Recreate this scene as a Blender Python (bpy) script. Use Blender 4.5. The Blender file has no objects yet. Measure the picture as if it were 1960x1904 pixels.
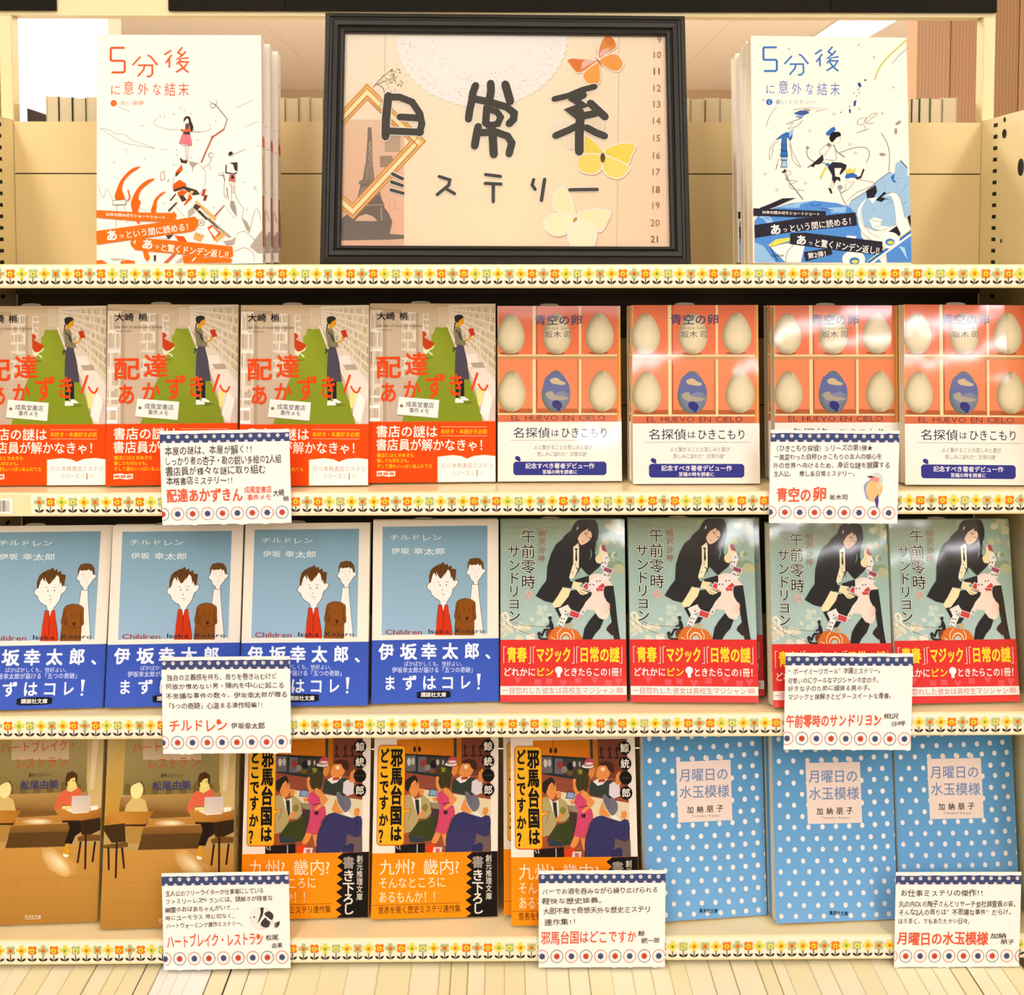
import bpy, math, random
import numpy as np
from math import sin, cos, radians, pi, sqrt

# ------------------------------------------------------------------ camera
sc = bpy.context.scene
ZC = 1.35                                   # camera height; heights below are given relative to it
FPX, PPX, PPY = 2140., 980., 580.
YAW, PITCH = radians(.62), radians(2.7)
CAM = np.array([0, -.9, ZC])
FWD = np.array([sin(YAW)*cos(PITCH), cos(YAW)*cos(PITCH), -sin(PITCH)])
RGT = np.array([cos(YAW), -sin(YAW), 0.])
UPV = np.cross(RGT, FWD)
cd = bpy.data.cameras.new('camera')
cam = bpy.data.objects.new('camera', cd)
sc.collection.objects.link(cam)
cam.location = CAM
cam.rotation_euler = (pi/2 - PITCH, 0, -YAW)
cd.sensor_width = 36
cd.lens = FPX/1960*36
cd.shift_y = -(952-PPY)/1960
cd.clip_start = .05
cd.clip_end = 60
sc.camera = cam

# ------------------------------------------------------------------ world, lamps, exposure
w = bpy.data.worlds.new('store_ambient')
sc.world = w
w.use_nodes = True
w.node_tree.nodes['Background'].inputs[0].default_value = (1.0, .955, .94, 1)
w.node_tree.nodes['Background'].inputs[1].default_value = .27
def area(name, loc, rot, sx, sy, power, col):
    l = bpy.data.lights.new(name, 'AREA')
    l.shape = 'RECTANGLE'; l.size = sx; l.size_y = sy; l.energy = power; l.color = col
    o = bpy.data.objects.new(name, l); sc.collection.objects.link(o)
    o.location = loc; o.rotation_euler = rot
    o['label'] = 'light of the store ceiling fixtures and an added frontal fill'; o['category'] = 'light'
    return o
WARM = (1.0, .96, .985)
area('ceiling_and_fill_light', (-.9, -1.7, ZC+1.30), (radians(28), 0, 0), .35, 2.6, 37, WARM)
area('ceiling_and_fill_light', (1.1, -1.7, ZC+1.30), (radians(28), 0, 0), .35, 2.6, 37, WARM)
area('ceiling_and_fill_light', (0, -3.6, ZC+1.2), (radians(66), 0, 0), 3.0, 1.2, 52, WARM)  # added frontal fill for the covers, no fixture hangs here
area('ceiling_and_fill_light', (2.14, 3.4, ZC+1.30), (0, 0, 0), .3, 2.4, 290, WARM)
area('ceiling_and_fill_light', (-1.6, 2.6, ZC+1.30), (0, 0, 0), .3, 2.4, 290, WARM)
sc.view_settings.view_transform = 'Standard'
sc.view_settings.look = 'None'
sc.view_settings.exposure = -0.22
sc.view_settings.gamma = 1
sc.view_settings.use_curve_mapping = False

# ------------------------------------------------------------------ helpers
def px_dir(x, y):
    return FWD + RGT*(x-PPX)/FPX - UPV*(y-PPY)/FPX
def at_y(x, y, Y):
    """world point on the vertical plane Y seen at photo pixel x, y"""
    d = px_dir(x, y)
    return CAM + d*(Y-CAM[1])/d[1]
def lin(h):
    if isinstance(h, tuple): return h
    h = h.lstrip('#')
    if len(h) == 3: h = ''.join(c*2 for c in h)
    r = []
    for i in (0, 2, 4):
        c = int(h[i:i+2], 16)/255
        r.append(c/12.92 if c <= .04045 else ((c+.055)/1.055)**2.4)
    return tuple(r)
def mix(a, b, t):
    a, b = lin(a), lin(b)
    return tuple(a[i]*(1-t)+b[i]*t for i in range(3))
_M = {}
def mat(name, col=None, rough=.5, bump=0, bscale=400, var=0, metal=0, coat=0, attr=False, emit=None, alpha=None, spec=.3, wave=None, warp=0):
    if name in _M: return _M[name]
    m = bpy.data.materials.new(name); m.use_nodes = True
    nt = m.node_tree; b = nt.nodes['Principled BSDF']
    b.inputs['Roughness'].default_value = rough
    b.inputs['Metallic'].default_value = metal
    b.inputs['Coat Weight'].default_value = coat
    b.inputs['Coat Roughness'].default_value = .045
    b.inputs['Specular IOR Level'].default_value = spec
    if attr:
        a = nt.nodes.new('ShaderNodeAttribute'); a.attribute_name = 'Col'
        n = nt.nodes.new('ShaderNodeTexNoise'); n.inputs['Scale'].default_value = 900
        tc = nt.nodes.new('ShaderNodeTexCoord')
        nt.links.new(tc.outputs['Object'], n.inputs['Vector'])
        mr = nt.nodes.new('ShaderNodeMapRange')
        mr.inputs['To Min'].default_value = .93; mr.inputs['To Max'].default_value = 1.05
        nt.links.new(n.outputs['Fac'], mr.inputs['Value'])
        mx = nt.nodes.new('ShaderNodeVectorMath'); mx.operation = 'SCALE'
        nt.links.new(a.outputs['Color'], mx.inputs[0]); nt.links.new(mr.outputs[0], mx.inputs['Scale'])
        nt.links.new(mx.outputs[0], b.inputs['Base Color'])
    elif col is not None:
        c = lin(col)
        b.inputs['Base Color'].default_value = (*c, 1)
        if var or wave:
            tc = nt.nodes.new('ShaderNodeTexCoord')
            if wave:
                n = nt.nodes.new('ShaderNodeTexWave'); n.bands_direction = wave[0]
                n.inputs['Scale'].default_value = wave[1]; n.inputs['Distortion'].default_value = wave[2]
                n.inputs['Detail'].default_value = 3
            else:
                n = nt.nodes.new('ShaderNodeTexNoise'); n.inputs['Scale'].default_value = bscale/20
                n.inputs['Detail'].default_value = 5
            nt.links.new(tc.outputs['Object'], n.inputs['Vector'])
            r = nt.nodes.new('ShaderNodeValToRGB')
            v = var or .12
            r.color_ramp.elements[0].color = (*[x*(1-v) for x in c], 1)
            r.color_ramp.elements[1].color = (*[min(1, x*(1+v*.6)) for x in c], 1)
            r.color_ramp.elements[0].position = .3; r.color_ramp.elements[1].position = .7
            nt.links.new(n.outputs['Fac'], r.inputs['Fac'])
            nt.links.new(r.outputs['Color'], b.inputs['Base Color'])
    if bump:
        tc = nt.nodes.new('ShaderNodeTexCoord')
        n = nt.nodes.new('ShaderNodeTexNoise'); n.inputs['Scale'].default_value = bscale
        bp = nt.nodes.new('ShaderNodeBump'); bp.inputs['Strength'].default_value = bump; bp.inputs['Distance'].default_value = .0004
        nt.links.new(tc.outputs['Object'], n.inputs['Vector'])
        nt.links.new(n.outputs['Fac'], bp.inputs['Height']); nt.links.new(bp.outputs['Normal'], b.inputs['Normal'])
    if warp:                                     # gentle waviness of a laminated cover
        tc = nt.nodes.new('ShaderNodeTexCoord'); mp = nt.nodes.new('ShaderNodeMapping'); mp.inputs['Scale'].default_value = (1, 1, .22)
        n = nt.nodes.new('ShaderNodeTexNoise'); n.inputs['Scale'].default_value = 22; n.inputs['Detail'].default_value = 1
        oi = nt.nodes.new('ShaderNodeObjectInfo'); va = nt.nodes.new('ShaderNodeVectorMath'); va.operation = 'ADD'
        bp = nt.nodes.new('ShaderNodeBump'); bp.inputs['Strength'].default_value = 1; bp.inputs['Distance'].default_value = warp
        nt.links.new(tc.outputs['Object'], va.inputs[0]); nt.links.new(oi.outputs['Location'], va.inputs[1]); nt.links.new(va.outputs[0], mp.inputs['Vector'])
        nt.links.new(mp.outputs[0], n.inputs['Vector']); nt.links.new(n.outputs['Fac'], bp.inputs['Height']); nt.links.new(bp.outputs['Normal'], b.inputs['Coat Normal'])
    if emit:
        b.inputs['Emission Color'].default_value = (*lin(emit[0]), 1); b.inputs['Emission Strength'].default_value = emit[1]
    if alpha is not None: b.inputs['Alpha'].default_value = alpha
    _M[name] = m
    return m
PRINT = mat('printed_paper', rough=.65, attr=True, spec=.12)
GLOSS = mat('glossy_printed_paper', rough=.5, coat=1, attr=True, warp=.0007, spec=.2)
CARD = mat('card_print', rough=.7, attr=True)
CREAM = mat('cream_enamel', '#efdea8', .38, var=.03, bscale=120)
CREAM_S = mat('cream_enamel_shelf', '#f1dcac', .22, var=.02, bscale=120)
BACKM = mat('cream_enamel_back', '#e6cf96', .45, var=.05, bscale=80)
DARKM = mat('shade_and_seam_brown', '#54452a', .5, var=.2)
PAGES = mat('page_edges', '#efe4c4', .8, wave=('X', 260, 1.5), var=.1)
PAGESZ = mat('page_edges_side', '#efe4c4', .8, wave=('Y', 420, 1.0), var=.12)
BLACKF = mat('black_frame_lacquer', '#26231b', .42, bump=.25, bscale=900, var=.12)
WHITEC = mat('white_coated_cover', '#f3ecdc', .4)

def link(name, me, m=None, parent=None):
    if m is not None:
        me.materials.clear(); me.materials.append(m)
    o = bpy.data.objects.new(name, me); sc.collection.objects.link(o)
    if parent: o.parent = parent
    return o
def mesh(name, v, f):
    me = bpy.data.meshes.new(name); me.from_pydata([tuple(map(float, p)) for p in v], [], f); me.update(); return me
def tag(o, label=None, cat=None, group=None, kind=None):
    if label: o['label'] = label
    if cat: o['category'] = cat
    if group: o['group'] = group
    if kind: o['kind'] = kind
    return o
def thing(name, label, cat, loc=(0, 0, 0), rot=(0, 0, 0), group=None):
    o = bpy.data.objects.new(name, None); o.empty_display_size = .02
    sc.collection.objects.link(o); o.location = loc; o.rotation_euler = rot
    return tag(o, label, cat, group)
class MB:
    def __init__(s): s.v = []; s.f = []
    def box(s, x0, x1, y0, y1, z0, z1, b=0):
        n = len(s.v)
        if b:                                   # chamfered on the four upright edges seen from the front
            pr = [(x0+b, y0), (x1-b, y0), (x1, y0+b), (x1, y1-b), (x1-b, y1), (x0+b, y1), (x0, y1-b), (x0, y0+b)]
            k = 8
            s.v += [(x, y, z0) for x, y in pr] + [(x, y, z1) for x, y in pr]
            s.f.append([n+i for i in range(k)][::-1]); s.f.append([n+k+i for i in range(k)])
            for i in range(k):
                j = (i+1) % k; s.f.append([n+i, n+j, n+k+j, n+k+i])
            return s
        s.v += [(x, y, z) for z in (z0, z1) for x, y in ((x0, y0), (x1, y0), (x1, y1), (x0, y1))]
        s.f += [[n, n+3, n+2, n+1], [n+4, n+5, n+6, n+7], [n, n+1, n+5, n+4], [n+1, n+2, n+6, n+5], [n+2, n+3, n+7, n+6], [n+3, n, n+4, n+7]]
        return s
    def prism_x(s, prof, x0, x1):               # profile (y, z) run along x
        n = len(s.v); k = len(prof)
        s.v += [(x0, y, z) for y, z in prof] + [(x1, y, z) for y, z in prof]
        s.f.append([n+i for i in range(k)]); s.f.append([n+k+i for i in range(k)][::-1])
        for i in range(k):
            j = (i+1) % k; s.f.append([n+i, n+k+i, n+k+j, n+j])
        return s
    def prism_z(s, prof, z0, z1):               # profile (x, y) run upward
        n = len(s.v); k = len(prof)
        s.v += [(x, y, z0) for x, y in prof] + [(x, y, z1) for x, y in prof]
        s.f.append([n+i for i in range(k)][::-1]); s.f.append([n+k+i for i in range(k)])
        for i in range(k):
            j = (i+1) % k; s.f.append([n+i, n+j, n+k+j, n+k+i])
        return s
    def build(s, name, m, parent=None): return link(name, mesh(name, s.v, s.f), m, parent)

# ------------------------------------------------------------------ glyphs from Blender's own built-in font
_gs = bpy.data.scenes.new('glyph_bench')
_G = {}
def glyph(ch, off=0.0):
    k = (ch, off)
    if k in _G: return _G[k]
    c = bpy.data.curves.new('g', 'FONT'); c.body = ch; c.resolution_u = 2; c.offset = off; c.fill_mode = 'FRONT'
    o = bpy.data.objects.new('g', c); _gs.collection.objects.link(o)
    vl = _gs.view_layers[0]; vl.update()
    me = o.evaluated_get(vl.depsgraph).to_mesh()
    V = [(p.co.x, p.co.y) for p in me.vertices]; F = [tuple(p.vertices) for p in me.polygons]
    o.evaluated_get(vl.depsgraph).to_mesh_clear()
    bpy.data.objects.remove(o); bpy.data.curves.remove(c)
    if ord(ch) > 0x2E7F or ch in '“”…★！': adv = 1.0
    elif ch == ' ': adv = .4
    elif V:
        a = min(x for x, y in V); b = max(x for x, y in V)
        pd = .045+(max(0, .5-(b-a)-.09)/2 if ch.isdigit() or ch in '!,.' else 0); V = [(x-a+pd, y) for x, y in V]; adv = b-a+2*pd
    else: adv = .5
    if ord(ch) > 0x2E7F and V:
        a = min(x for x, y in V)
    _G[k] = (V, F, adv)
    return _G[k]

def smooth(pts, closed=True, n=5):
    P = [np.array(p, float) for p in pts]; out = []; N = len(P)
    rng = range(N) if closed else range(N-1)
    for i in rng:
        p0 = P[(i-1) % N] if closed or i > 0 else P[0]
        p1 = P[i]; p2 = P[(i+1) % N]
        p3 = P[(i+2) % N] if closed or i+2 < N else P[-1]
        for k in range(n):
            t = k/n
            q = .5*((2*p1)+(-p0+p2)*t+(2*p0-5*p1+4*p2-p3)*t*t+(-p0+3*p1-3*p2+p3)*t**3)
            out.append((q[0], q[1]))
    if not closed: out.append(tuple(P[-1]))
    return out
def clip_rect(P, C, x0, y0, x1, y1):
    for ax, lim, sg in ((0, x0, 1), (0, x1, -1), (1, y0, 1), (1, y1, -1)):
        Q = []; D = []; n = len(P)
        if n < 3: return [], []
        for i in range(n):
            a, b = P[i], P[(i+1) % n]; ca, cb = C[i], C[(i+1) % n]
            ia = sg*(a[ax]-lim) >= -1e-9; ib = sg*(b[ax]-lim) >= -1e-9
            if ia: Q.append(a); D.append(ca)
            if ia != ib:
                t = (lim-a[ax])/(b[ax]-a[ax])
                Q.append((a[0]+(b[0]-a[0])*t, a[1]+(b[1]-a[1])*t)); D.append(tuple(ca[j]*(1-t)+cb[j]*t for j in range(3)))
        P, C = Q, D
    return P, C
def homography(src, dst):
    A = []
    for (x, y), (u, v) in zip(src, dst):
        A.append([x, y, 1, 0, 0, 0, -u*x, -u*y, -u]); A.append([0, 0, 0, x, y, 1, -v*x, -v*y, -v])
    return np.linalg.svd(np.array(A, float))[2][-1].reshape(3, 3)

class Art:
    """flat print measured off an enlarged view; layers are coloured polygons a few microns apart"""
    def __init__(s, quad, W, H, seed=1):
        s.W, s.H = W, H
        s.h = homography(quad, [(0, 0), (W, 0), (W, H), (0, H)])
        s.crop(0, 0, 1); s.z = 0; s.v = []; s.f = []; s.c = []; s.R = random.Random(seed)
        s.lim = (0, 0, W, H)
    def fork(s, v0=None, v1=None):               # same coordinates, another sheet
        t = object.__new__(Art); t.__dict__ = dict(s.__dict__); t.v = []; t.f = []; t.c = []; t.z = 0
        t.lim = (0, 0 if v0 is None else v0, s.W, s.H if v1 is None else v1)
        return t
    def crop(s, x0, y0, k): s.o = (x0, y0, k); return s
    def m(s, X, Y):
        x = s.o[0]+X/s.o[2]; y = s.o[1]+Y/s.o[2]
        q = s.h @ np.array([x, y, 1.]); return (q[0]/q[2], q[1]/q[2])
    def raw(s, P, C):
        x0, y0, x1, y1 = s.lim
        if any(p[0] < x0 or p[0] > x1 or p[1] < y0 or p[1] > y1 for p in P):
            P, C = clip_rect(P, C, x0, y0, x1, y1)
        if len(P) < 3: return
        n = len(s.v)
        s.v += [(p[0]/1000, -s.z*1e-3, (s.H-p[1])/1000) for p in P]
        s.c += C; s.f.append(list(range(n, n+len(P))))
    def up(s, d=.006): s.z += d
    def poly(s, pts, col, cols=None, sm=False):
        if sm: pts = smooth(pts)
        P = [s.m(*p) for p in pts]
        C = [lin(c) for c in cols] if cols else [lin(col)]*len(P)
        s.raw(P, C); s.up()
    def fill(s, col, col2=None):                # the whole sheet
        x0, y0, x1, y1 = s.lim
        a = lin(col); b = lin(col2) if col2 else a
        s.raw([(x0, y0), (x1, y0), (x1, y1), (x0, y1)], [a, a, b, b]); s.up()
    def rect(s, x0, y0, x1, y1, col, col2=None):
        b = col2 or col
        s.poly([(x0, y0), (x1, y0), (x1, y1), (x0, y1)], None, [col, col, b, b])
    def ell(s, x, y, rx, ry, col, rot=0, n=18, col2=None, up=True, a0=0, a1=2*pi):
        c, d = cos(rot), sin(rot)
        pts = [(x+rx*cos(a0+(a1-a0)*i/n)*c-ry*sin(a0+(a1-a0)*i/n)*d, y+rx*cos(a0+(a1-a0)*i/n)*d+ry*sin(a0+(a1-a0)*i/n)*c) for i in range(n)]
        P = [s.m(*p) for p in pts]
        if col2:
            C0 = lin(col); C1 = lin(col2)
            cx, cy = s.m(x+rx*.2, y)
            for i in range(n):
                j = (i+1) % n; s.raw([(cx, cy), P[i], P[j]], [C0, C1, C1])
        else: s.raw(P, [lin(col)]*n)
        if up: s.up()
    def line(s, pts, wd, col, sm=False, closed=False, taper=False, up=True):
        if sm: pts = smooth(pts, closed)
        P = [np.array(p, float) for p in pts]
        if closed: P.append(P[0])
        n = len(P); L = []; Rr = []
        for i in range(n):
            if closed: a = P[i-1] if i else P[-2]; b = P[i+1] if i < n-1 else P[1]
            else: a = P[max(i-1, 0)]; b = P[min(i+1, n-1)]
            d1 = P[i]-a; d2 = b-P[i]
            l1 = np.hypot(*d1) or 1; l2 = np.hypot(*d2) or 1
            if np.hypot(*d1) == 0: d1, l1 = d2, l2
            if np.hypot(*d2) == 0: d2, l2 = d1, l1
            t = d1/l1+d2/l2; lt = np.hypot(*t)
            t = t/lt if lt > 1e-6 else d1/l1
            nn = np.array([-t[1], t[0]])
            k = 1/max(.55, abs(nn @ np.array([-d1[1], d1[0]])/l1))
            ww = wd/2*k
            if taper: ww *= max(.12, 1-abs(2*i/(n-1)-1)) if taper == 2 else max(.1, 1-i/(n-1))
            L.append(P[i]+nn*ww); Rr.append(P[i]-nn*ww)
        c = lin(col)
        for i in range(n-1):
            s.raw([s.m(*L[i]), s.m(*L[i+1]), s.m(*Rr[i+1]), s.m(*Rr[i])], [c]*4)
        if up: s.up()
    def text(s, t, x0, y0, x1, y1, col, off=0.0, rot=0, halo=None, jit=0, lat=False, slope=0, shear=0, nat=False):
        """fit the line t to the box x0 y0 x1 y1 (em box); rot in degrees about x0 y0; slope: drop of the right end"""
        bold = max(0.0, off); gl = [glyph(ch, 0.0 if off >= 0 else off) for ch in t]
        tot = sum(g[2] for g in gl); k = (x1-x0)/tot
        lo, hi = (0., .72) if lat else (-.12, .88)
        ky = (y1-y0)/(hi-lo)
        if nat: k = ky*.95; x0 = x1-tot*k
        c, d = cos(radians(rot)), sin(radians(rot))
        def lay(dx, dy, colr):
            x = 0; cc = lin(colr); R = random.Random(len(t)*7+ord(t[0]))
            for (V, F, a) in gl:
                jr = R.uniform(-jit, jit)*.12; jy = R.uniform(-jit, jit)*.07; js = 1+R.uniform(-jit, jit)*.12
                W_ = []
                for (u, v) in V:
                    uu = (u-a/2)*js; vv = (v-.38)*js
                    uu, vv = uu*cos(jr)-vv*sin(jr)+a/2, uu*sin(jr)+vv*cos(jr)+.38+jy
                    X = (x+uu)*k + shear*(vv)*ky; Y = (hi-vv)*ky + slope*(x+uu)*k/(x1-x0)
                    W_.append(s.m(x0+X*c-Y*d+dx, y0+X*d+Y*c+dy))
                for f in F: s.raw([W_[i] for i in f], [cc]*len(f))
                x += a
            s.up()
        if halo:
            r = halo[1]
            for i in range(8):
                lay(r*cos(i*pi/4), r*sin(i*pi/4), halo[0]); s.z -= .005
            s.up()
        if bold > .003:
            bx, by = bold*k*.9, bold*ky*.9
            for dx_, dy_ in ((-bx, -by), (bx, -by), (bx, by), (-bx, by)):
                lay(dx_, dy_, col); s.z -= .004
            if bold > .02:
                lay(-bx, 0, col); s.z -= .004; lay(bx, 0, col); s.z -= .004
        lay(0, 0, col)
    def vtext(s, t, xc, y0, y1, wd, col, off=0.0, halo=None, dx=0):
        n = len(t); h = (y1-y0)/n
        for i, ch in enumerate(t):
            if ch == ' ': continue
            X = xc+dx*(i+.5)/n
            s.text(ch, X-wd/2, y0+h*i, X+wd/2, y0+h*(i+1), col, off, halo=halo)
    def build(s, name):
        me = mesh(name, s.v, s.f)
        a = me.attributes.new('Col', 'FLOAT_COLOR', 'POINT')
        d = np.ones((len(s.v), 4), np.float32); d[:, :3] = np.array(s.c, np.float32)**1.14   # inks a touch denser than first sampled
        a.data.foreach_set('color', d.ravel())
        return me
# ------------------------------------------------------------------ cover prints
def shelf_rows(a, x0, x1, y0, y1, rows, R, bg='#e3d7c2', tones=('#d9ccb5', '#cbbca4', '#bfae95', '#e9dfcd', '#c8b79c')):
    a.rect(x0, y0, x1, y1, bg)
    h = (y1-y0)/rows
    for r in range(rows):
        x = x0+6
        while x < x1-14:
            wd = R.uniform(9, 26)
            a.rect(x, y0+h*r+h*R.uniform(.14, .3), min(x+wd, x1-4), y0+h*(r+1)-8, R.choice(tones)); a.z -= .006
            x += wd+R.uniform(1, 5)
        a.up()
def art_apron():
    q = [(708, 581), (949, 581), (948, 922), (706, 925)]
    c = Art(q, 105, 148); band_v = 97.8; c.lim = (0, 0, 105, band_v)
    c.crop(700, 575, 7.538); R = random.Random(4)
    c.fill('#d0bb9f', '#c9b6a0')
    c.rect(60, 40, 1900, 180, '#c9b08a', '#d4c1a2')
    for y in (70, 95, 120, 150): c.line([(200, y), (1250, y+6)], 3, '#c0a988')
    c.poly([(65, 100), (520, 130), (520, 200), (250, 150), (65, 150)], '#bda886')
    shelf_rows(c, 62, 245, 140, 1750, 6, R)
    c.rect(245, 150, 300, 1750, '#bba78c')
    for y in (420, 700, 985, 1375): c.rect(62, y, 240, y+35, '#efe7d8')
    for y in (1515, 1700): c.rect(55, y, 200, y+45, '#fbf8f0')
    shelf_rows(c, 520, 725, 170, 1100, 7, R)
    c.rect(725, 180, 765, 1050, '#bda98c')
    shelf_rows(c, 820, 912, 190, 520, 4, R)
    c.rect(912, 200, 1050, 520, '#cdb999'); c.rect(1050, 90, 1190, 345, '#d6c5a8')
    for x in (1090, 1130, 1165): c.rect(x, 110, x+4, 340, '#c3b08f')
    # right hand wall of books, running away
    c.poly([(1195, 60), (1890, 40), (1890, 1250), (1210, 360)], '#d9cbb0')
    for i in range(9):
        t = i/8
        ya, yb = 90+t*270, 50+t*1150
        c.line([(1200, ya), (1885, yb)], 7, '#eee6d6')
        if i < 8:
            for k in range(34):
                u = (k+R.random()*.6)/34; u = u**.8
                x = 1205+u*680; yt = ya+(yb-ya)*u; yn = (90+(t+.125)*270)+((50+(t+.125)*1150)-(90+(t+.125)*270))*u
                hh = yn-yt
                col = R.choice(['#c7b696', '#b9a785', '#d2c3a6', '#a8946f', '#e0d4bd', '#c9b98f', '#cfc07a' if R.random() < .2 else '#c5b494'])
                c.rect(x, yt+hh*R.uniform(.25, .4), x+5+9*u, yn-3, col); c.z -= .006
            c.up()
    c.poly([(1420, 650), (1560, 680), (1890, 1120), (1890, 1760), (1720, 1760), (1440, 800)], '#ded0bb')
    c.poly([(1440, 780), (1600, 760), (1640, 900), (1500, 960)], '#e9dfd0'); c.poly([(1510, 900), (1690, 890), (1720, 970), (1560, 970)], '#b9a692')
    c.poly([(1530, 985), (1730, 975), (1890, 1200), (1890, 1400), (1640, 1300)], '#e7dccd')
    c.poly([(1600, 1300), (1740, 1260), (1700, 1450), (1620, 1530)], '#eae08c'); c.poly([(1690, 1290), (1830, 1500), (1700, 1740), (1660, 1600)], '#e6d9cc')
    c.poly([(1740, 1280), (1830, 1400), (1760, 1740), (1650, 1620)], '#f3ece2'); c.poly([(1830, 1440), (1890, 1460), (1890, 1750), (1780, 1750)], '#d9c8bc')
    c.line([(1180, 350), (1300, 640), (1480, 960), (1640, 1290)], 26, '#e8dcc6')
    c.poly([(1010, 385), (1090, 395), (1180, 385), (1265, 620), (1400, 900), (1500, 1150), (1600, 1420), (1690, 1760), (520, 1760), (560, 1640), (720, 1200), (770, 1090), (840, 860), (950, 640), (950, 500), (985, 470)], None,
           ['#8f9b2b']*5+['#93a02a']*2+['#8a992a']*2+['#8e9b2c']*3+['#98a433']*4)
    c.ell(1450, 1475, 100, 22, '#76852a'); c.ell(900, 835, 70, 14, '#7d8b2a')
    # running figure in a red cape
    c.poly([(822, 445), (858, 452), (880, 490), (872, 515), (850, 520), (850, 540), (985, 610), (990, 640), (900, 715), (860, 700), (825, 650)], '#c84a14')
    c.poly([(825, 680), (870, 715), (935, 700), (1000, 640), (975, 690), (905, 735), (965, 770), (965, 800), (900, 745), (880, 775), (835, 750)], '#f1e9c0')
    # woman reading
    c.poly([(1280, 380), (1360, 385), (1390, 470), (1400, 560), (1440, 580), (1440, 640), (1395, 660), (1300, 640), (1290, 560), (1280, 470)], '#8d8463', sm=True)
    c.poly([(1345, 235), (1408, 240), (1420, 290), (1408, 342), (1368, 348), (1362, 385), (1312, 388), (1312, 300)], '#d99f1f')
    c.poly([(1290, 225), (1345, 203), (1400, 215), (1408, 250), (1360, 280), (1330, 318), (1300, 310), (1284, 265)], '#35322b', sm=True)
    c.line([(1296, 315), (1280, 400), (1268, 488)], 20, '#35322b', taper=True)
    c.line([(1300, 430), (1350, 470), (1388, 560)], 20, '#4d4a4e'); c.poly([(1335, 465), (1365, 470), (1395, 560), (1385, 585), (1345, 520)], '#4d4a4e')
    c.poly([(1430, 570), (1500, 545), (1480, 510), (1505, 500), (1525, 520), (1510, 560), (1440, 595)], '#d99f1f'); c.ell(1425, 520, 22, 40, '#b9ac93', rot=.4)
    c.poly([(1478, 412), (1555, 398), (1577, 497), (1518, 518)], '#c33d16')
    c.poly([(1325, 635), (1400, 650), (1412, 655), (1455, 820), (1500, 1140), (1285, 1145), (1290, 900), (1300, 690)], '#57525c')
    c.poly([(1250, 675), (1300, 680), (1300, 700), (1275, 740), (1252, 740), (1270, 705)], '#45424a')
    c.poly([(1290, 1140), (1420, 1140), (1425, 1385), (1370, 1390), (1362, 1180), (1345, 1400), (1298, 1410)], '#2d2b2e')
    c.poly([(1295, 1410), (1335, 1410), (1415, 1455), (1412, 1478), (1290, 1478)], '#f5f0e6'); c.poly([(1372, 1388), (1415, 1385), (1485, 1430), (1480, 1445), (1372, 1440)], '#f5f0e6')
    # title
    T = '#ee5410'
    c.text('配', 140, 800, 515, 1140, T, .02, slope=-10); c.text('達', 560, 745, 905, 1100, T, .02)
    for ch, x0, y0, x1, y1 in (('あ', 195, 1170, 455, 1490), ('か', 530, 1140, 800, 1450), ('ず', 850, 1040, 1160, 1430), ('き', 1170, 1040, 1430, 1390)):
        c.text(ch, x0, y0, x1, y1, T, .02)
    c.line([(1615, 1040), (1530, 1300)], 34, T); c.line([(1625, 1200), (1665, 1270), (1720, 1290), (1760, 1215)], 26, T, sm=True)
    c.poly([(487, 1400), (1065, 1443), (1045, 1705), (450, 1655)], '#8b8c3a'); c.poly([(480, 1392), (1062, 1438), (1040, 1698), (450, 1648)], '#f4efe4')
    c.ell(517, 1525, 24, 22, '#8e7d52')
    c.text('成風堂書店', 580, 1455, 990, 1540, '#4b4658', .008, rot=3); c.text('事件メモ', 628, 1545, 920, 1625, '#4b4658', .008, rot=3)
    c.text('大崎', 160, 165, 425, 290, '#2b2620', .014); c.text('梢', 485, 165, 612, 290, '#2b2620', .014)
    c.text('the files of bookstore seifudo 1', 165, 345, 870, 385, '#857a63', lat=True); c.text('ohsaki kozue', 165, 412, 390, 438, '#857a63', lat=True)
    b = c.fork(band_v, None)
    b.crop(700, 800, 7.538); b.fill('#f1560e')
    b.text('書店の謎は', 145, 105, 1040, 290, '#fbf3e4', .012); b.text('書店員が解かなきゃ！', 145, 298, 1790, 480, '#fbf3e4', .012)
    b.text('本好き・本屋好き必読', 1080, 158, 1750, 232, '#f7c51c', .012)
    b.rect(1085, 124, 1750, 131, '#f6c9a2'); b.rect(1085, 255, 1750, 262, '#f6c9a2')
    b.text('書店にはときめきも', 160, 508, 700, 572, '#f9cf1f', .012); b.text('優しさも切なさも。', 160, 588, 660, 648, '#f9cf1f', .012); b.text('そして謎もいっぱいあふれてる', 160, 664, 960, 730, '#f9cf1f', .012)
    b.poly([(158, 775), (245, 765), (330, 778), (425, 768), (425, 838), (330, 852), (245, 836), (158, 848)], '#fbf3e4')
    for x in (170, 255, 340): b.poly([(x, 790), (x+70, 788), (x+70, 825), (x, 830)], '#e98a63')
    b.poly([(1025, 560), (1045, 550), (1250, 530), (1380, 545), (1460, 580), (1560, 540), (1720, 525), (1875, 545), (1900, 545), (1900, 1000), (1025, 1000)], '#d98e15'); b.poly([(1040, 562), (1250, 537), (1380, 552), (1460, 588), (1560, 546), (1720, 532), (1900, 552), (1900, 915), (1040, 925)], '#fbf7ee')
    b.text('初の', 1085, 645, 1235, 725, '#dfb8a0'); b.text('本格書店ミステリ', 1240, 645, 1840, 725, '#b8977f')
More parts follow.
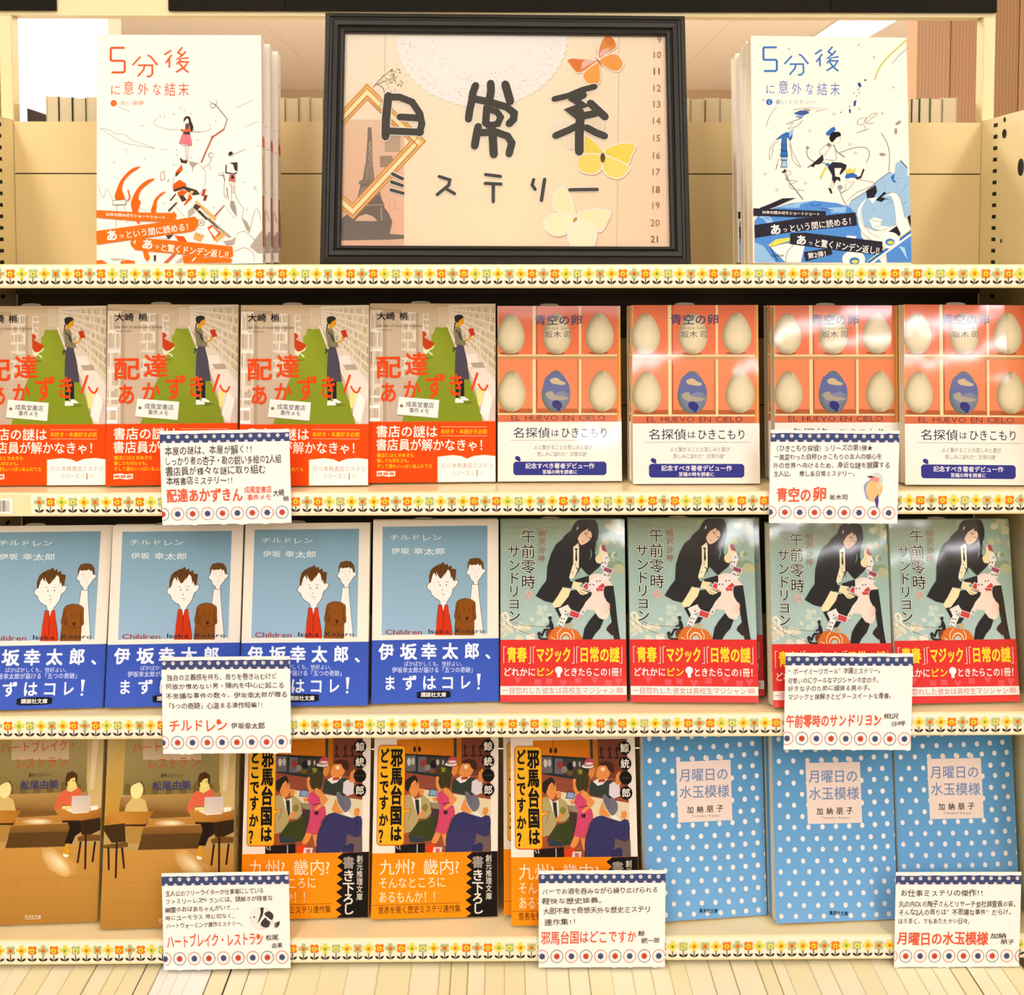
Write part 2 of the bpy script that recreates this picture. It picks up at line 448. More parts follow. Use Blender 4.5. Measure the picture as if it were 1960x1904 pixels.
    b.text('シリーズ', 1235, 750, 1500, 832, '#9c8f87'); b.text('第', 1510, 760, 1570, 825, '#e8dcb0'); b.rect(1600, 745, 1612, 842, '#c4502b'); b.text('弾', 1640, 760, 1705, 825, '#e8dcc0')
    return c, b, band_v
def egg(c, x, y, rx, ry, col, dark, ry2=None):
    pts = []
    for i in range(28):
        a = 2*pi*i/28
        k = 1-.13*(-sin(a))
        pts.append((x+rx*cos(a)*k*(1 if sin(a) > 0 else (1-.12*abs(sin(a)))), y+ry*sin(a)))
    P = [c.m(*p) for p in pts]; A = c.m(x+rx*.18, y+ry*.15)
    C0, C1 = lin(col), lin(dark)
    mid = [((p[0]*.62+A[0]*.38), (p[1]*.62+A[1]*.38)) for p in P]
    Cm = mix(col, dark, .22)
    n = 28
    for i in range(n):
        j = (i+1) % n
        e0 = C1 if P[i][0] < A[0] else mix(col, dark, .6)
        e1 = C1 if P[j][0] < A[0] else mix(col, dark, .6)
        c.raw([A, mid[i], mid[j]], [C0, Cm, Cm]); c.raw([mid[i], P[i], P[j], mid[j]], [Cm, e0, e1, Cm])
    c.up()
def art_eggs():
    c = Art([(953, 586), (1187, 586), (1190, 921), (953, 922)], 105, 148); bv = 98.2; c.lim = (0, 0, 105, bv)
    c.crop(700, 570, 3.92)
    c.fill('#e8814f', '#ea8353')
    for x0, x1 in ((990, 1253), (1278, 1600), (1617, 1893)):
        c.rect(x0, 60, x1, 430, '#dd7547', '#ea7c50'); c.rect(x0, 462, x1, 840, '#f09061', '#ee8e60')
        c.rect(x0, 832, x1, 868, '#b9672b')
    c.rect(990, 60, 1000, 930, '#e0a86a')
    W_, S = '#e4d3a2', '#b09054'
    for x0, x1 in ((1253, 1278), (1600, 1617)):
        c.rect(x0, 60, x1, 930, W_, '#ecdcae')
    c.rect(1278, 60, 1290, 860, '#b9602f'); c.rect(1585, 462, 1600, 840, '#c9834e')
    c.rect(985, 426, 1910, 440, W_); c.rect(985, 440, 1910, 462, '#c9955f'); c.rect(985, 866, 1910, 880, W_)
    c.rect(985, 880, 1910, 932, '#d8794e'); c.rect(1885, 60, 1910, 932, '#e3a94f'); c.rect(1889, 60, 1893, 932, '#a86a28')
    for x, y, rx, ry in ((1090, 272, 104, 152), (1434, 272, 105, 152), (1754, 268, 106, 152), (1096, 702, 105, 155), (1776, 700, 106, 155)):
        c.ell(x-8, y+ry-6, rx*.7, 12, '#a8562a')
        egg(c, x, y, rx, ry, '#ece0bc', '#9d8e66')
    egg(c, 1428, 702, 107, 157, '#8b90aa', '#64746c')
    c.poly([(1330, 700), (1350, 600), (1400, 570), (1440, 560), (1520, 640), (1530, 720), (1480, 700), (1400, 720)], '#6b74a2', sm=True)
    c.poly([(1385, 615), (1430, 600), (1460, 620), (1500, 640), (1480, 655), (1430, 650), (1395, 640)], '#cdbb93', sm=True)
    c.poly([(1350, 720), (1400, 700), (1420, 730), (1500, 745), (1520, 760), (1440, 770), (1380, 760)], '#b0a793', sm=True)
    c.ell(1436, 803, 40, 32, '#36347f', rot=.5); c.rect(1436, 830, 1462, 850, '#36347f')
    c.text('青空の卵', 1268, 128, 1625, 208, '#45406f', .016); c.text('TSUKASA SAKAKI', 1315, 222, 1570, 240, '#8a7b5e', lat=True)
    c.text('坂木', 1342, 248, 1470, 305, '#4f4a62'); c.text('司', 1482, 248, 1542, 305, '#4f4a62')
    c.text('EL HUEVO EN CIELO', 1090, 880, 1800, 922, '#7d3e3a', lat=True)
    b = c.fork(bv, None); b.fill('#f6efe4', '#f7f0e2')
    b.text('名探偵', 1105, 970, 1385, 1055, '#3a3a58', .006); b.text('は', 1388, 985, 1452, 1045, '#3a3a58', .006); b.text('ひきこもり', 1462, 970, 1822, 1055, '#3a3a58', .006)
    b.rect(1085, 1069, 1850, 1073, '#b9b0a4')
    b.text('人と繋がることの苦しみと喜び', 1262, 1104, 1700, 1142, '#746b66'); b.text('慈しみに溢れた“日常の謎”', 1285, 1154, 1685, 1192, '#746b66')
    x0, y0, x1, y1, r = 1108, 1230, 1806, 1332, 16
    b.poly([(x0+r, y0), (x1-r, y0), (x1, y0+r), (x1, y1-r), (x1-r, y1), (x0+r, y1), (x0, y1-r), (x0, y0+r)], '#35388f')
    b.text('記念すべき著者デビュー作', 1198, 1240, 1716, 1284, '#f4eef2', .014); b.text('至福の時を読者に', 1325, 1290, 1588, 1324, '#f4eef2', .014)
    b.ell(1142, 1206, 22, 17, '#35388f', rot=.5); b.rect(1146, 1215, 1162, 1228, '#35388f')
    return c, b, bv
def art_children():
    c = Art([(714, 997), (956, 993), (956, 1342), (710, 1347)], 105, 148); bv = 97.4; c.lim = (0, 0, 105, bv)
    c.crop(700, 980, 3.92); c.fill('#e9decb', '#f1e8d8')
    c.poly([(125, 113), (920, 98), (918, 912), (117, 926)], None, ['#86a8b4', '#80a2b0', '#a0bccd', '#a2bed2'])
    c.text('チルドレン', 175, 168, 575, 215, '#dfe4dc', .004, jit=.5); c.text('伊坂', 190, 268, 328, 318, '#e4e8e0', .006, jit=.4); c.text('幸太郎', 355, 268, 600, 322, '#e4e8e0', .006, jit=.4)
    c.crop(700, 1050, 7.538)
    K = '#3c4650'
    def fig(o, col): c.poly(o, col, sm=True); c.line(o, 7, K, sm=True, closed=True)
    o = [(1540, 515), (1633, 512), (1642, 640), (1665, 850), (1700, 1150), (1705, 1240), (1500, 1240), (1520, 730)]
    c.poly(o, '#efe9dc'); c.line(o[:1]+[(1525, 640), (1518, 730)], 6, K); c.line(o[1:6], 6, K, sm=True); c.line(o[:2], 5, K)
    o = [(1482, 300), (1462, 330), (1468, 365), (1500, 385), (1520, 440), (1560, 478), (1572, 515), (1630, 512), (1632, 470), (1672, 410), (1698, 370), (1735, 330), (1735, 300), (1712, 285), (1700, 200), (1600, 150), (1500, 200)]
    fig(o, '#f0eadf')
    c.poly([(1478, 290), (1478, 210), (1510, 145), (1590, 128), (1660, 138), (1700, 185), (1712, 290), (1695, 300), (1672, 228), (1650, 245), (1630, 215), (1600, 235), (1570, 228), (1540, 240), (1505, 225), (1488, 300)], '#6f4a1d')
    for x, y in ((1552, 287), (1640, 278)): c.line([(x-16, y), (x+16, y-2)], 4, '#8f8a80')
    for x, y in ((1575, 325), (1638, 315), (1606, 357)): c.line([(x-8, y), (x+8, y)], 5, '#8f8a80')
    c.line([(1592, 405), (1625, 400)], 5, '#b08f88')
    o = [(930, 480), (895, 520), (885, 560), (905, 590), (935, 610), (950, 660), (1000, 710), (1060, 745), (1082, 800), (1100, 820), (1125, 905), (1150, 820), (1165, 780), (1200, 735), (1245, 660), (1265, 580), (1310, 540), (1335, 480), (1320, 445), (1290, 460), (1200, 250), (1050, 260), (950, 380)]
    c.poly(o, '#f0ebe0', sm=True); c.line(o[:9], 7, K, sm=True); c.line(o[12:20], 7, K, sm=True)
    c.poly([(915, 470), (915, 400), (940, 310), (985, 265), (1040, 235), (1080, 215), (1070, 232), (1125, 190), (1150, 235), (1185, 215), (1200, 260), (1245, 240), (1250, 290), (1280, 290), (1312, 300), (1300, 430), (1272, 475), (1250, 400), (1240, 440), (1218, 330), (1190, 300), (1130, 405), (1150, 350), (1105, 420), (1078, 435), (1040, 380), (1020, 330), (1028, 410), (990, 345), (965, 390), (940, 490), (922, 500)], '#6b4619')
    for p in (((980, 300), (1040, 270)), ((1100, 240), (1075, 330)), ((1150, 260), (1120, 330))): c.line(p, 8, '#4a2e10')
    c.line([(1030, 480), (1075, 488)], 5, '#5b5548'); c.line([(1145, 482), (1195, 478)], 5, '#5b5548')
    c.ell(1075, 528, 9, 10, '#3b3a34'); c.ell(1168, 524, 9, 10, '#3b3a34'); c.line([(1108, 585), (1106, 603), (1122, 606)], 6, '#5b5548'); c.line([(1098, 652), (1145, 655)], 6, '#5b5548'); c.line([(1110, 680), (1138, 680)], 5, '#8b8478')
    c.poly([(1050, 810), (1110, 815), (1005, 1250), (985, 1250), (1040, 900)], '#ece6da')
    o = [(1050, 812), (1100, 812), (1122, 910), (1145, 812), (1190, 808), (1210, 950), (1245, 1150), (1255, 1250), (1005, 1250), (1030, 1000)]
    c.poly(o, '#cb3f16'); c.line(o[5:8], 6, '#3a2018'); c.line([(1050, 812), (1035, 960), (990, 1240)], 6, K); c.line([(1122, 910), (1122, 1160)], 7, '#5e1c0a'); c.line([(1050, 812), (1100, 812), (1122, 910), (1145, 812), (1190, 808)], 6, '#5e1c0a')
    o = [(1310, 790), (1345, 745), (1430, 718), (1530, 735), (1585, 775), (1592, 900), (1600, 1000), (1575, 1030), (1575, 1250), (1282, 1250), (1300, 1030), (1282, 970), (1300, 880)]
    c.poly(o, '#8e5618', sm=False); c.line(o[:8], 7, '#4c2c0c', sm=True); c.line(o[9:]+o[:1], 7, '#4c2c0c')
    c.line([(1345, 800), (1318, 900), (1340, 1020), (1362, 900)], 9, '#55330f', sm=True); c.line([(1560, 800), (1555, 900), (1585, 1015)], 7, '#55330f', sm=True)
    c.line([(1365, 960), (1380, 1040), (1460, 1062), (1550, 1040), (1562, 950)], 6, '#55330f', sm=True)
    c.ell(1425, 880, 9, 11, '#5c3812'); c.ell(1498, 878, 9, 11, '#5c3812'); c.poly([(1440, 985), (1490, 980), (1480, 1030), (1455, 1035)], '#4c2c10')
    c.text('Children', 275, 1168, 820, 1240, '#a8433c', .006, lat=True); c.text('Isaka', 900, 1160, 1215, 1225, '#2e2c34', .006, lat=True); c.text('Kotaro', 1300, 1155, 1725, 1215, '#2e2c34', .006, lat=True)
    b = c.fork(bv, None); b.crop(700, 980, 3.92); b.fill('#4460b6', '#4c6ac6')
    V = '#eef2fb'
    for ch, x0, x1 in (('伊', 95, 210), ('坂', 255, 385), ('幸', 412, 535), ('太', 575, 695), ('郎', 740, 858)): b.text(ch, x0, 985-(x0-95)*.013, x1, 1112-(x0-95)*.013, V, .03)
    b.text('、', 900, 1000, 1010, 1105, V, .03)
    b.text('ばかばかしくも、恰好よい、', 285, 1118, 750, 1158, '#ccd6f2', .008); b.text('伊坂幸太郎が届ける「五つの奇跡」', 195, 1162, 830, 1208, '#ccd6f2', .012, slope=-3)
    for ch, x0, x1 in (('ま', 132, 225), ('ず', 270, 385), ('は', 420, 530), ('コ', 560, 670), ('レ', 700, 795)): b.text(ch, x0, 1222-(x0-130)*.012, x1, 1342-(x0-130)*.012, V, .022)
    b.poly([(838, 1212), (866, 1212), (856, 1300), (846, 1300)], V); b.ell(849, 1322, 10, 10, V)
    b.poly([(405, 1346), (615, 1340), (635, 1365), (615, 1392), (405, 1398), (384, 1372)], '#20232e', sm=True); b.text('講談社文庫', 412, 1350, 605, 1388, '#f2f0e8', .018)
    return c, b, bv
def art_cards_girl():
    c = Art([(958, 995), (1196, 993), (1199.5, 1343), (957.6, 1344)], 105, 148); bv = 98.1; c.lim = (0, 0, 105, bv)
    c.crop(950, 985, 7.538); R = random.Random(9)
    c.fill('#8fa893', '#b6cdc6')
    c.poly([(60, 60), (1100, 60), (1000, 400), (60, 500)], None, ['#8b9c80', '#97a486', '#9fb09a', '#9db09c'])
    for i in range(16):
        x, y = R.uniform(1560, 1860), R.uniform(80, 900); r = R.uniform(30, 90)
        c.ell(x, y, r, r*.8, R.choice(['#b9bb93', '#c9c8a2', '#8fa486', '#c3c59f', '#d0cfae']), rot=R.random()*3, n=9)
    c.poly([(1060, 90), (1110, 80), (1180, 70), (1060, 170)], '#b0b58c')
    for i in range(12):
        x, y = R.uniform(600, 800), R.uniform(1330, 1650); c.ell(x, y, R.uniform(30, 70), R.uniform(20, 45), '#c6d6c6', rot=R.random()*3, n=9)
    for i in range(26):
        x, y = R.uniform(60, 600), R.uniform(1480, 1800); c.ell(x, y, R.uniform(25, 70), R.uniform(20, 50), R.choice(['#dfdac2', '#d8d9c3', '#e6e2cf', '#d4d2b4']), rot=R.random()*3, n=8)
    c.line([(80, 1450), (130, 1420), (170, 1470), (160, 1540), (220, 1600), (300, 1640)], 34, '#e7e2cc', sm=True)
    for p in (((250, 1550), (400, 1600), (700, 1622)), ((130, 1570), (300, 1660), (620, 1790)), ((240, 1560), (235, 1640))): c.line(p, 5, '#8a6a48', sm=len(p) > 2)
    c.line([(1725, 100), (1735, 500)], 18, '#aab59e')
    # far leg, near leg, skirt
    c.poly([(1560, 1020), (1690, 1020), (1720, 1250), (1750, 1550), (1780, 1760), (1790, 1800), (1700, 1800), (1660, 1520), (1620, 1300), (1560, 1180), (1545, 1080)], '#24211d')
    c.poly([(1665, 1550), (1740, 1700), (1790, 1800), (1700, 1800), (1685, 1740), (1665, 1745), (1585, 1665), (1600, 1620)], '#3a2723')
    c.poly([(1340, 880), (1420, 850), (1540, 860), (1690, 1020), (1560, 1030), (1540, 1100), (1560, 1200), (1630, 1300), (1640, 1400), (1600, 1500), (1540, 1520), (1480, 1490), (1430, 1420), (1420, 1380), (1300, 1370), (1200, 1440), (1230, 1330), (1300, 1180), (1370, 1100), (1330, 1000)], '#f3dccb')
    c.ell(1590, 1340, 50, 80, '#f3c0a4', rot=.2); c.ell(1570, 1345, 42, 85, '#f3d4c2', rot=.2)
    c.poly([(1430, 1420), (1480, 1490), (1550, 1518), (1500, 1640), (1420, 1730), (1380, 1800), (1240, 1800), (1270, 1640), (1330, 1540)], '#24211c')
    c.poly([(840, 1350), (900, 1320), (1060, 1100), (1180, 1080), (1380, 1120), (1370, 1170), (1290, 1260), (1200, 1420), (1080, 1370), (1060, 1340), (1000, 1350), (920, 1500)], '#25211b')
    c.poly([(1040, 1480), (1110, 1490), (1060, 1560), (985, 1580)], '#25211b')
    c.poly([(1335, 880), (1130, 940), (1140, 985), (1250, 1000), (1340, 985)], '#25211c')
    # right arm (viewer's right), sleeve and hand
    c.poly([(1180, 400), (1350, 300), (1450, 640), (1520, 700), (1480, 760), (1340, 880), (1300, 850), (1220, 760), (1180, 820), (1110, 940), (1090, 900), (1150, 700)], '#26221c')
    c.poly([(1430, 620), (1480, 560), (1490, 460), (1530, 430), (1600, 540), (1560, 640), (1520, 700), (1450, 690)], '#efdfae', sm=True)
    c.poly([(1510, 440), (1560, 430), (1600, 540), (1530, 515)], '#a84a66')
    c.poly([(1110, 290), (1160, 330), (1195, 460), (1190, 760), (1120, 920), (1060, 930), (1050, 900), (1100, 700), (1090, 450)], '#ece3c0')
    c.poly([(1105, 330), (1165, 340), (1190, 450), (1150, 500), (1105, 480)], '#f2ddc8')
    c.poly([(1128, 488), (1175, 485), (1160, 520), (1168, 640), (1155, 690), (1138, 640), (1146, 520)], '#25201b')
    for y in (720, 835): c.ell(1140-(y-720)*.35, y, 9, 9, '#8c7a33')
    # jacket body and left sleeve
    c.poly([(970, 340), (1040, 330), (1110, 440), (1110, 700), (1050, 900), (1070, 960), (1110, 970), (1080, 1060), (960, 1050), (880, 1180), (810, 1275), (700, 1250), (565, 1175), (650, 1040), (720, 950), (735, 740), (790, 560), (860, 430)], '#26221c')
    c.poly([(960, 1045), (1075, 1080), (1040, 1180), (920, 1330), (840, 1345), (805, 1300), (870, 1200)], '#efe0b0')
    c.poly([(1110, 965), (1250, 985), (1200, 1010), (1260, 1080), (1330, 1130), (1260, 1160), (1210, 1150), (1150, 1080), (1080, 1060)], '#f1deb4')
    for p in (((1200, 1030), (1260, 1040)), ((1220, 1080), (1330, 1120)), ((1200, 1110), (1280, 1150))): c.line(p, 7, '#4a3520')
    # hair and face
    c.poly([(1180, 80), (1290, 70), (1430, 80), (1475, 200), (1470, 330), (1430, 420), (1420, 560), (1390, 640), (1340, 690), (1380, 560), (1350, 430), (1250, 450), (1200, 400), (1130, 450), (1090, 460), (1040, 380), (960, 345), (1010, 280), (1080, 220), (1120, 140)], '#1e1a17', sm=True)
    c.poly([(1160, 230), (1230, 245), (1320, 200), (1375, 270), (1370, 330), (1320, 390), (1240, 435), (1200, 410), (1170, 330)], '#f0cfae', sm=True)
    c.poly([(1150, 180), (1320, 150), (1380, 200), (1330, 250), (1320, 200), (1240, 245), (1200, 290), (1170, 350), (1155, 260)], '#1e1a17')
    c.line([(1268, 258), (1292, 278), (1320, 286)], 17, '#2b201a', taper=2); c.line([(1322, 316), (1346, 332), (1368, 334)], 15, '#2b201a', taper=2); c.line([(1270, 240), (1300, 250), (1325, 262)], 6, '#4a3a30', taper=2); c.line([(1300, 300), (1296, 335), (1306, 342)], 5, '#c99a80'); c.line([(1236, 368), (1252, 384), (1272, 390)], 14, '#d58070', taper=2)
    c.ell(1172, 195, 9, 28, '#ead2b4', rot=.3)
    for p in (((1360, 450), (1380, 560), (1345, 690)), ((1425, 380), (1440, 470), (1400, 600)), ((1150, 760), (1190, 820), (1215, 870)), ((1050, 340), (1090, 440), (1080, 470))): c.line(p, 14, '#1e1a17', sm=True, taper=True)
    c.line([(1352, 480), (1375, 560), (1345, 660)], 10, '#a9bcae', sm=True, taper=2)
    # playing cards
    def cardp(x, y, w_, h_, r, col, rim='#f2e9e2'):
        a = radians(r); k = lambda u, v: (x+u*cos(a)-v*sin(a), y+u*sin(a)+v*cos(a))
        c.poly([k(-w_, -h_), k(w_, -h_), k(w_, h_), k(-w_, h_)], rim); c.poly([k(-w_*.86, -h_*.82), k(w_*.86, -h_*.82), k(w_*.86, h_*.82), k(-w_*.86, h_*.82)], col)
    cardp(1580, 620, 42, 60, -15, '#e9e4e2'); cardp(1560, 720, 42, 62, 15, '#e9e2dd'); cardp(1610, 800, 70, 36, 18, '#a04a68'); cardp(1580, 880, 60, 40, 50, '#ece2da')
    cardp(1500, 920, 60, 45, 35, '#eee0d6'); cardp(1440, 980, 70, 55, -20, '#efe2d8'); cardp(1318, 1045, 66, 46, 32, '#cc4a44'); cardp(1375, 1030, 50, 60, 10, '#efdcd2'); cardp(1500, 1050, 80, 36, -40, '#cf463c'); cardp(1420, 1050, 40, 55, 20, '#efe0d8'); cardp(1490, 1080, 60, 22, 5, '#cf463c')
    cardp(985, 1375, 75, 52, -24, '#e9e2d6'); cardp(1125, 1440, 78, 48, 20, '#cf4a4c'); cardp(1240, 1400, 30, 42, 30, '#dcdcc8'); cardp(950, 1530, 45, 90, 25, '#efeadf')
    for x, y in ((940, 1500), (975, 1505), (920, 1550), (950, 1560), (905, 1595), (935, 1610), (1590, 618), (1555, 860), (1580, 870), (1615, 880), (1495, 955), (1530, 690), (1570, 690), (1540, 750), (1450, 960), (1400, 1010), (1350, 1010), (995, 1395), (1245, 1405)): c.ell(x, y, 11, 11, '#3b302b', n=7, up=False)
    c.up()
    # coachman and pumpkin
    c.rect(742, 1494, 804, 1504, '#221d1b'); c.rect(754, 1468, 794, 1496, '#221d1b'); c.ell(776, 1514, 17, 20, '#3a2c26'); c.poly([(765, 1535), (798, 1530), (822, 1590), (826, 1655), (770, 1665)], '#221d1b')
    c.line([(778, 1550), (765, 1600), (715, 1622)], 24, '#221d1b'); c.line([(810, 1660), (695, 1662), (655, 1745), (605, 1695)], 30, '#221d1b')
    c.line([(600, 1700), (640, 1790), (800, 1790)], 30, '#3a2820', sm=True); c.ell(770, 1720, 60, 70, '#75401e')
    c.poly([(870, 1620), (960, 1630), (1040, 1650), (1140, 1660), (1200, 1720), (1210, 1810), (770, 1810), (780, 1700), (820, 1650)], '#d9761a', sm=True)
    for p in (((940, 1640), (880, 1720), (890, 1810)), ((1080, 1670), (1120, 1740), (1110, 1810)), ((790, 1770), (860, 1810))): c.line(p, 10, '#f3e4c6', sm=len(p) > 2)
    c.ell(1000, 1790, 85, 95, '#f3e4c6'); c.ell(1000, 1795, 72, 82, '#d9761a'); c.ell(1000, 1800, 48, 55, '#bccdc0')
    for i in range(6): c.line([(1040, 1650), (1000+i*20, 1560+abs(i-3)*12)], 9, '#d8b878')
    # lettering
    K, Hh = '#23201a', ('#e4e6d2', 9)
    for ch, y0, y1 in (('午', 210, 410), ('前', 430, 630), ('零', 650, 850), ('時', 870, 1070)): c.text(ch, 352, y0-6, 568, y1+6, K, .008, halo=Hh)
    c.text('の', 395, 1085, 535, 1225, '#cc5132', 0, halo=('#f0e6d4', 7))
    for ch, y0, y1 in (('サ', 440, 620), ('ン', 640, 820), ('ド', 820, 1010), ('リ', 1015, 1195), ('ヨ', 1205, 1370), ('ン', 1370, 1550)): c.text(ch, 158, y0-6, 352, y1+6, K, .008, halo=Hh)
    for ch, y0 in (('相', 205), ('沢', 330), ('沙', 455), ('呼', 580)): c.text(ch, 600, y0, 710, y0+115, '#a86a4e')
    c.text("Cendrillon d'Minuit", 120, 190, 960, 240, '#b4bf9c', lat=True)
    b = c.fork(bv, None); b.crop(700, 980, 3.92); b.fill('#dc342b', '#e23c30')
    b.rect(1005, 958, 1960, 1300, '#dc3029', '#e03a31')
    Yl = '#fadd2f'
    for t, x0, x1 in (('青春', 1058, 1208), ('マジック', 1275, 1540), ('日常の謎', 1600, 1905)): b.text(t, x0, 1010, x1, 1130, Yl, .03)
    for x, d in ((1035, 1), (1235, -1), (1255, 1), (1562, -1), (1582, 1), (1922, -1)): b.line([(x+18*d, 1012), (x, 1012), (x, 1135)] if d > 0 else [(x, 1012), (x, 1135), (x-18, 1135)], 5, '#f3d5c8')
    b.text('どれかに', 1030, 1165, 1275, 1235, '#fdf3ea', .014); b.text('ピン', 1275, 1165, 1410, 1235, Yl, .016); b.text('ときたらこの1冊！', 1478, 1165, 1955, 1235, '#fdf3ea', .014)
    b.ell(1447, 1187, 28, 28, '#fdf8f0'); b.poly([(1433, 1205), (1461, 1205), (1458, 1240), (1436, 1240)], '#fdf8f0')
    for x, y, t in ((1140, 1260, 0), (1290, 1275, 1), (1375, 1270, 1), (1480, 1285, 0), (1590, 1262, 1), (1715, 1260, 2), (1820, 1280, 1), (1893, 1275, 0)):
        if t == 1: b.poly([(x-25, y-22), (x+25, y-18), (x+22, y+24), (x-25, y+20)], '#ef5f68')
        else: b.poly([(x-28, y-20), (x-12, y-30), (x, y-18), (x+14, y-30), (x+30, y-16), (x, y+30)], '#ef5f68')
    b.rect(1005, 1306, 1970, 1372, '#fbeee4'); b.text('一目惚れした彼女は高校生マジシャン', 1022, 1312, 1870, 1366, '#c9655c'); b.rect(1880, 1318, 1930, 1356, '#f0c0b4')
    b.rect(1005, 1378, 1970, 1440, '#e8403a')
    return c, b, bv
def art_restaurant():
    c = Art([(207, 1407), (453, 1402), (444, 1770), (191, 1779)], 105, 148)
    c.crop(180, 1405, 6.455)
    c.fill('#cab67c', '#b78c44')
    c.poly([(140, 0), (395, 0), (330, 1000), (120, 1000)], None, ['#c9b47a', '#c6ac66', '#c69c40', '#c89a3c'])
    c.poly([(395, 60), (1560, 60), (1550, 740), (355, 755)], None, ['#b09f66', '#b3a06a', '#857446', '#8a7844'])
    for i in range(14): c.poly([(380+i*85, 750), (380+i*85, 640), (420+i*85, 600-(i % 3)*18), (465+i*85, 650), (465+i*85, 750)], '#8f7c44' if i % 2 else '#7b6938')
    c.poly([(1560, 60), (1800, 60), (1760, 950), (1560, 900)], None, ['#c5ad76', '#c9b282', '#d5bb80', '#d6bb7c'])
    c.poly([(1620, 80), (1700, 80), (1640, 700), (1590, 700)], '#ddc9a0')
    c.rect(610, 60, 1330, 320, '#c3ab7c', '#cdb795')
    c.poly([(330, 790), (420, 755), (1575, 725), (1575, 1000), (720, 1045), (310, 960)], None, ['#a88648', '#bc9858', '#b49256', '#8a6230', '#8a6230', '#7a5826'])
    c.poly([(720, 1045), (1200, 1030), (1250, 1110), (620, 1150)], '#c08c3e'); c.ell(940, 1098, 200, 44, '#fbf0c8', col2='#c4924a', n=28)
    c.poly([(600, 1150), (1340, 1120), (1350, 1180), (1300, 1410), (545, 1430), (580, 1300)], None, ['#9a6f32', '#9a6f34', '#7e5c2a', '#5c421e', '#5c421e', '#6d5026'])
    c.poly([(600, 1240), (1330, 1220), (1310, 1400), (560, 1425)], '#66491f')
    # floor
    c.poly([(360, 1435), (1800, 1400), (1800, 2480), (60, 2480), (120, 1440)], None, ['#c9984a', '#c9984a', '#b4853a', '#b4853a', '#c9984a'])
    c.poly([(1000, 1440), (1130, 1425), (1440, 1640), (1440, 1760), (1240, 1770), (1090, 1700)], None, ['#d3a55c', '#d8ae68', '#cf9f54', '#cb9a4e', '#cb9a4e', '#d0a156']); c.ell(1190, 1620, 230, 105, '#f5e5b6', col2='#d3a660', n=30, rot=.75)
    for p in (((360, 1840), (1700, 1790)), ((200, 2080), (1700, 2040)), ((200, 2330), (1700, 2290)), ((700, 1840), (640, 2440)), ((1200, 1820), (1230, 2440))): c.line(p, 4, '#a97c34')
    # old lady in pale kimono
    c.poly([(380, 960), (400, 880), (480, 780), (560, 770), (640, 820), (675, 960)], '#d9bf78'); c.poly([(385, 1140), (620, 1130), (560, 1350), (430, 1350)], '#b58f45')
    c.poly([(455, 680), (480, 635), (560, 600), (600, 630), (612, 690), (590, 760), (530, 800), (470, 770)], '#f3e6a2', sm=True)
    c.poly([(125, 1020), (300, 955), (740, 955), (640, 1120), (390, 1115), (120, 1120)], None, ['#c68f38', '#c8923c', '#b47a2a', '#b97f2f', '#c8903c', '#b98232']); c.poly([(390, 1115), (645, 1112), (700, 1040), (640, 1140), (390, 1135)], '#4a2c0e')
    # young woman with laptop
    c.poly([(1320, 1100), (1540, 1080), (1540, 1200), (1420, 1280), (1380, 1380), (1290, 1370), (1350, 1180)], '#2c1c0c')
    c.poly([(1160, 900), (1230, 740), (1300, 700), (1360, 740), (1440, 670), (1490, 720), (1470, 800), (1360, 890), (1250, 880), (1240, 950), (1170, 950)], '#e0704c', sm=True)
    c.poly([(1310, 620), (1420, 600), (1440, 680), (1360, 730), (1310, 710)], '#ecd684'); c.poly([(1305, 570), (1350, 540), (1425, 560), (1425, 620), (1390, 665), (1345, 665), (1310, 620)], '#efdd88', sm=True)
    c.poly([(1290, 560), (1310, 490), (1380, 465), (1440, 510), (1440, 600), (1415, 620), (1410, 540), (1360, 560), (1315, 600), (1320, 660), (1295, 640)], '#5b3c14')
    c.ell(1335, 590, 10, 6, '#4a3a18'); c.ell(1393, 588, 10, 6, '#4a3a18')
    c.poly([(1165, 950), (1240, 940), (1360, 920), (1745, 930), (1745, 1050), (1480, 1090), (1255, 1110)], None, ['#c68a3a', '#cb9240', '#d6a254', '#bb8032', '#a26a22', '#b27a30', '#b98034'])
    c.poly([(1250, 905), (1360, 900), (1370, 940), (1250, 940)], '#efdd88'); c.poly([(1290, 950), (1370, 935), (1600, 985), (1400, 1000)], '#efe4cc')
    c.poly([(1375, 778), (1608, 770), (1600, 975), (1362, 985)], None, ['#d8cbc0', '#d2c4ba', '#dccbb4', '#e4d6c4']); c.poly([(1605, 905), (1700, 900), (1705, 945), (1610, 965)], '#f4eede')
    c.poly([(1255, 1085), (1480, 1085), (1480, 1100), (1260, 1112)], '#3c240c')
    c.poly([(1470, 1090), (1745, 1050), (1745, 1200), (1560, 1290), (1500, 1260)], '#3f2a10'); c.poly([(1450, 1300), (1540, 1260), (1750, 1270), (1750, 1340), (1460, 1345)], '#7c5520')
    for p in (((1490, 1350), (1455, 1620)), ((1555, 1100), (1550, 1700)), ((1670, 1350), (1640, 1610))): c.line(p, 24, '#39230d')
    c.poly([(1300, 1380), (1350, 1380), (1350, 1500), (1345, 1540), (1290, 1545), (1270, 1500)], '#d5a12e'); c.poly([(1272, 1500), (1345, 1520), (1330, 1548), (1280, 1540)], '#f3ecd8')
    c.poly([(-20, 1050), (120, 1050), (120, 1270), (-20, 1320)], '#3f2c10')
    c.poly([(120, 1130), (385, 1100), (395, 1330), (220, 1340), (130, 1200)], '#4b3411'); c.poly([(110, 1370), (420, 1330), (425, 1390), (280, 1410), (120, 1410)], '#7a5822')
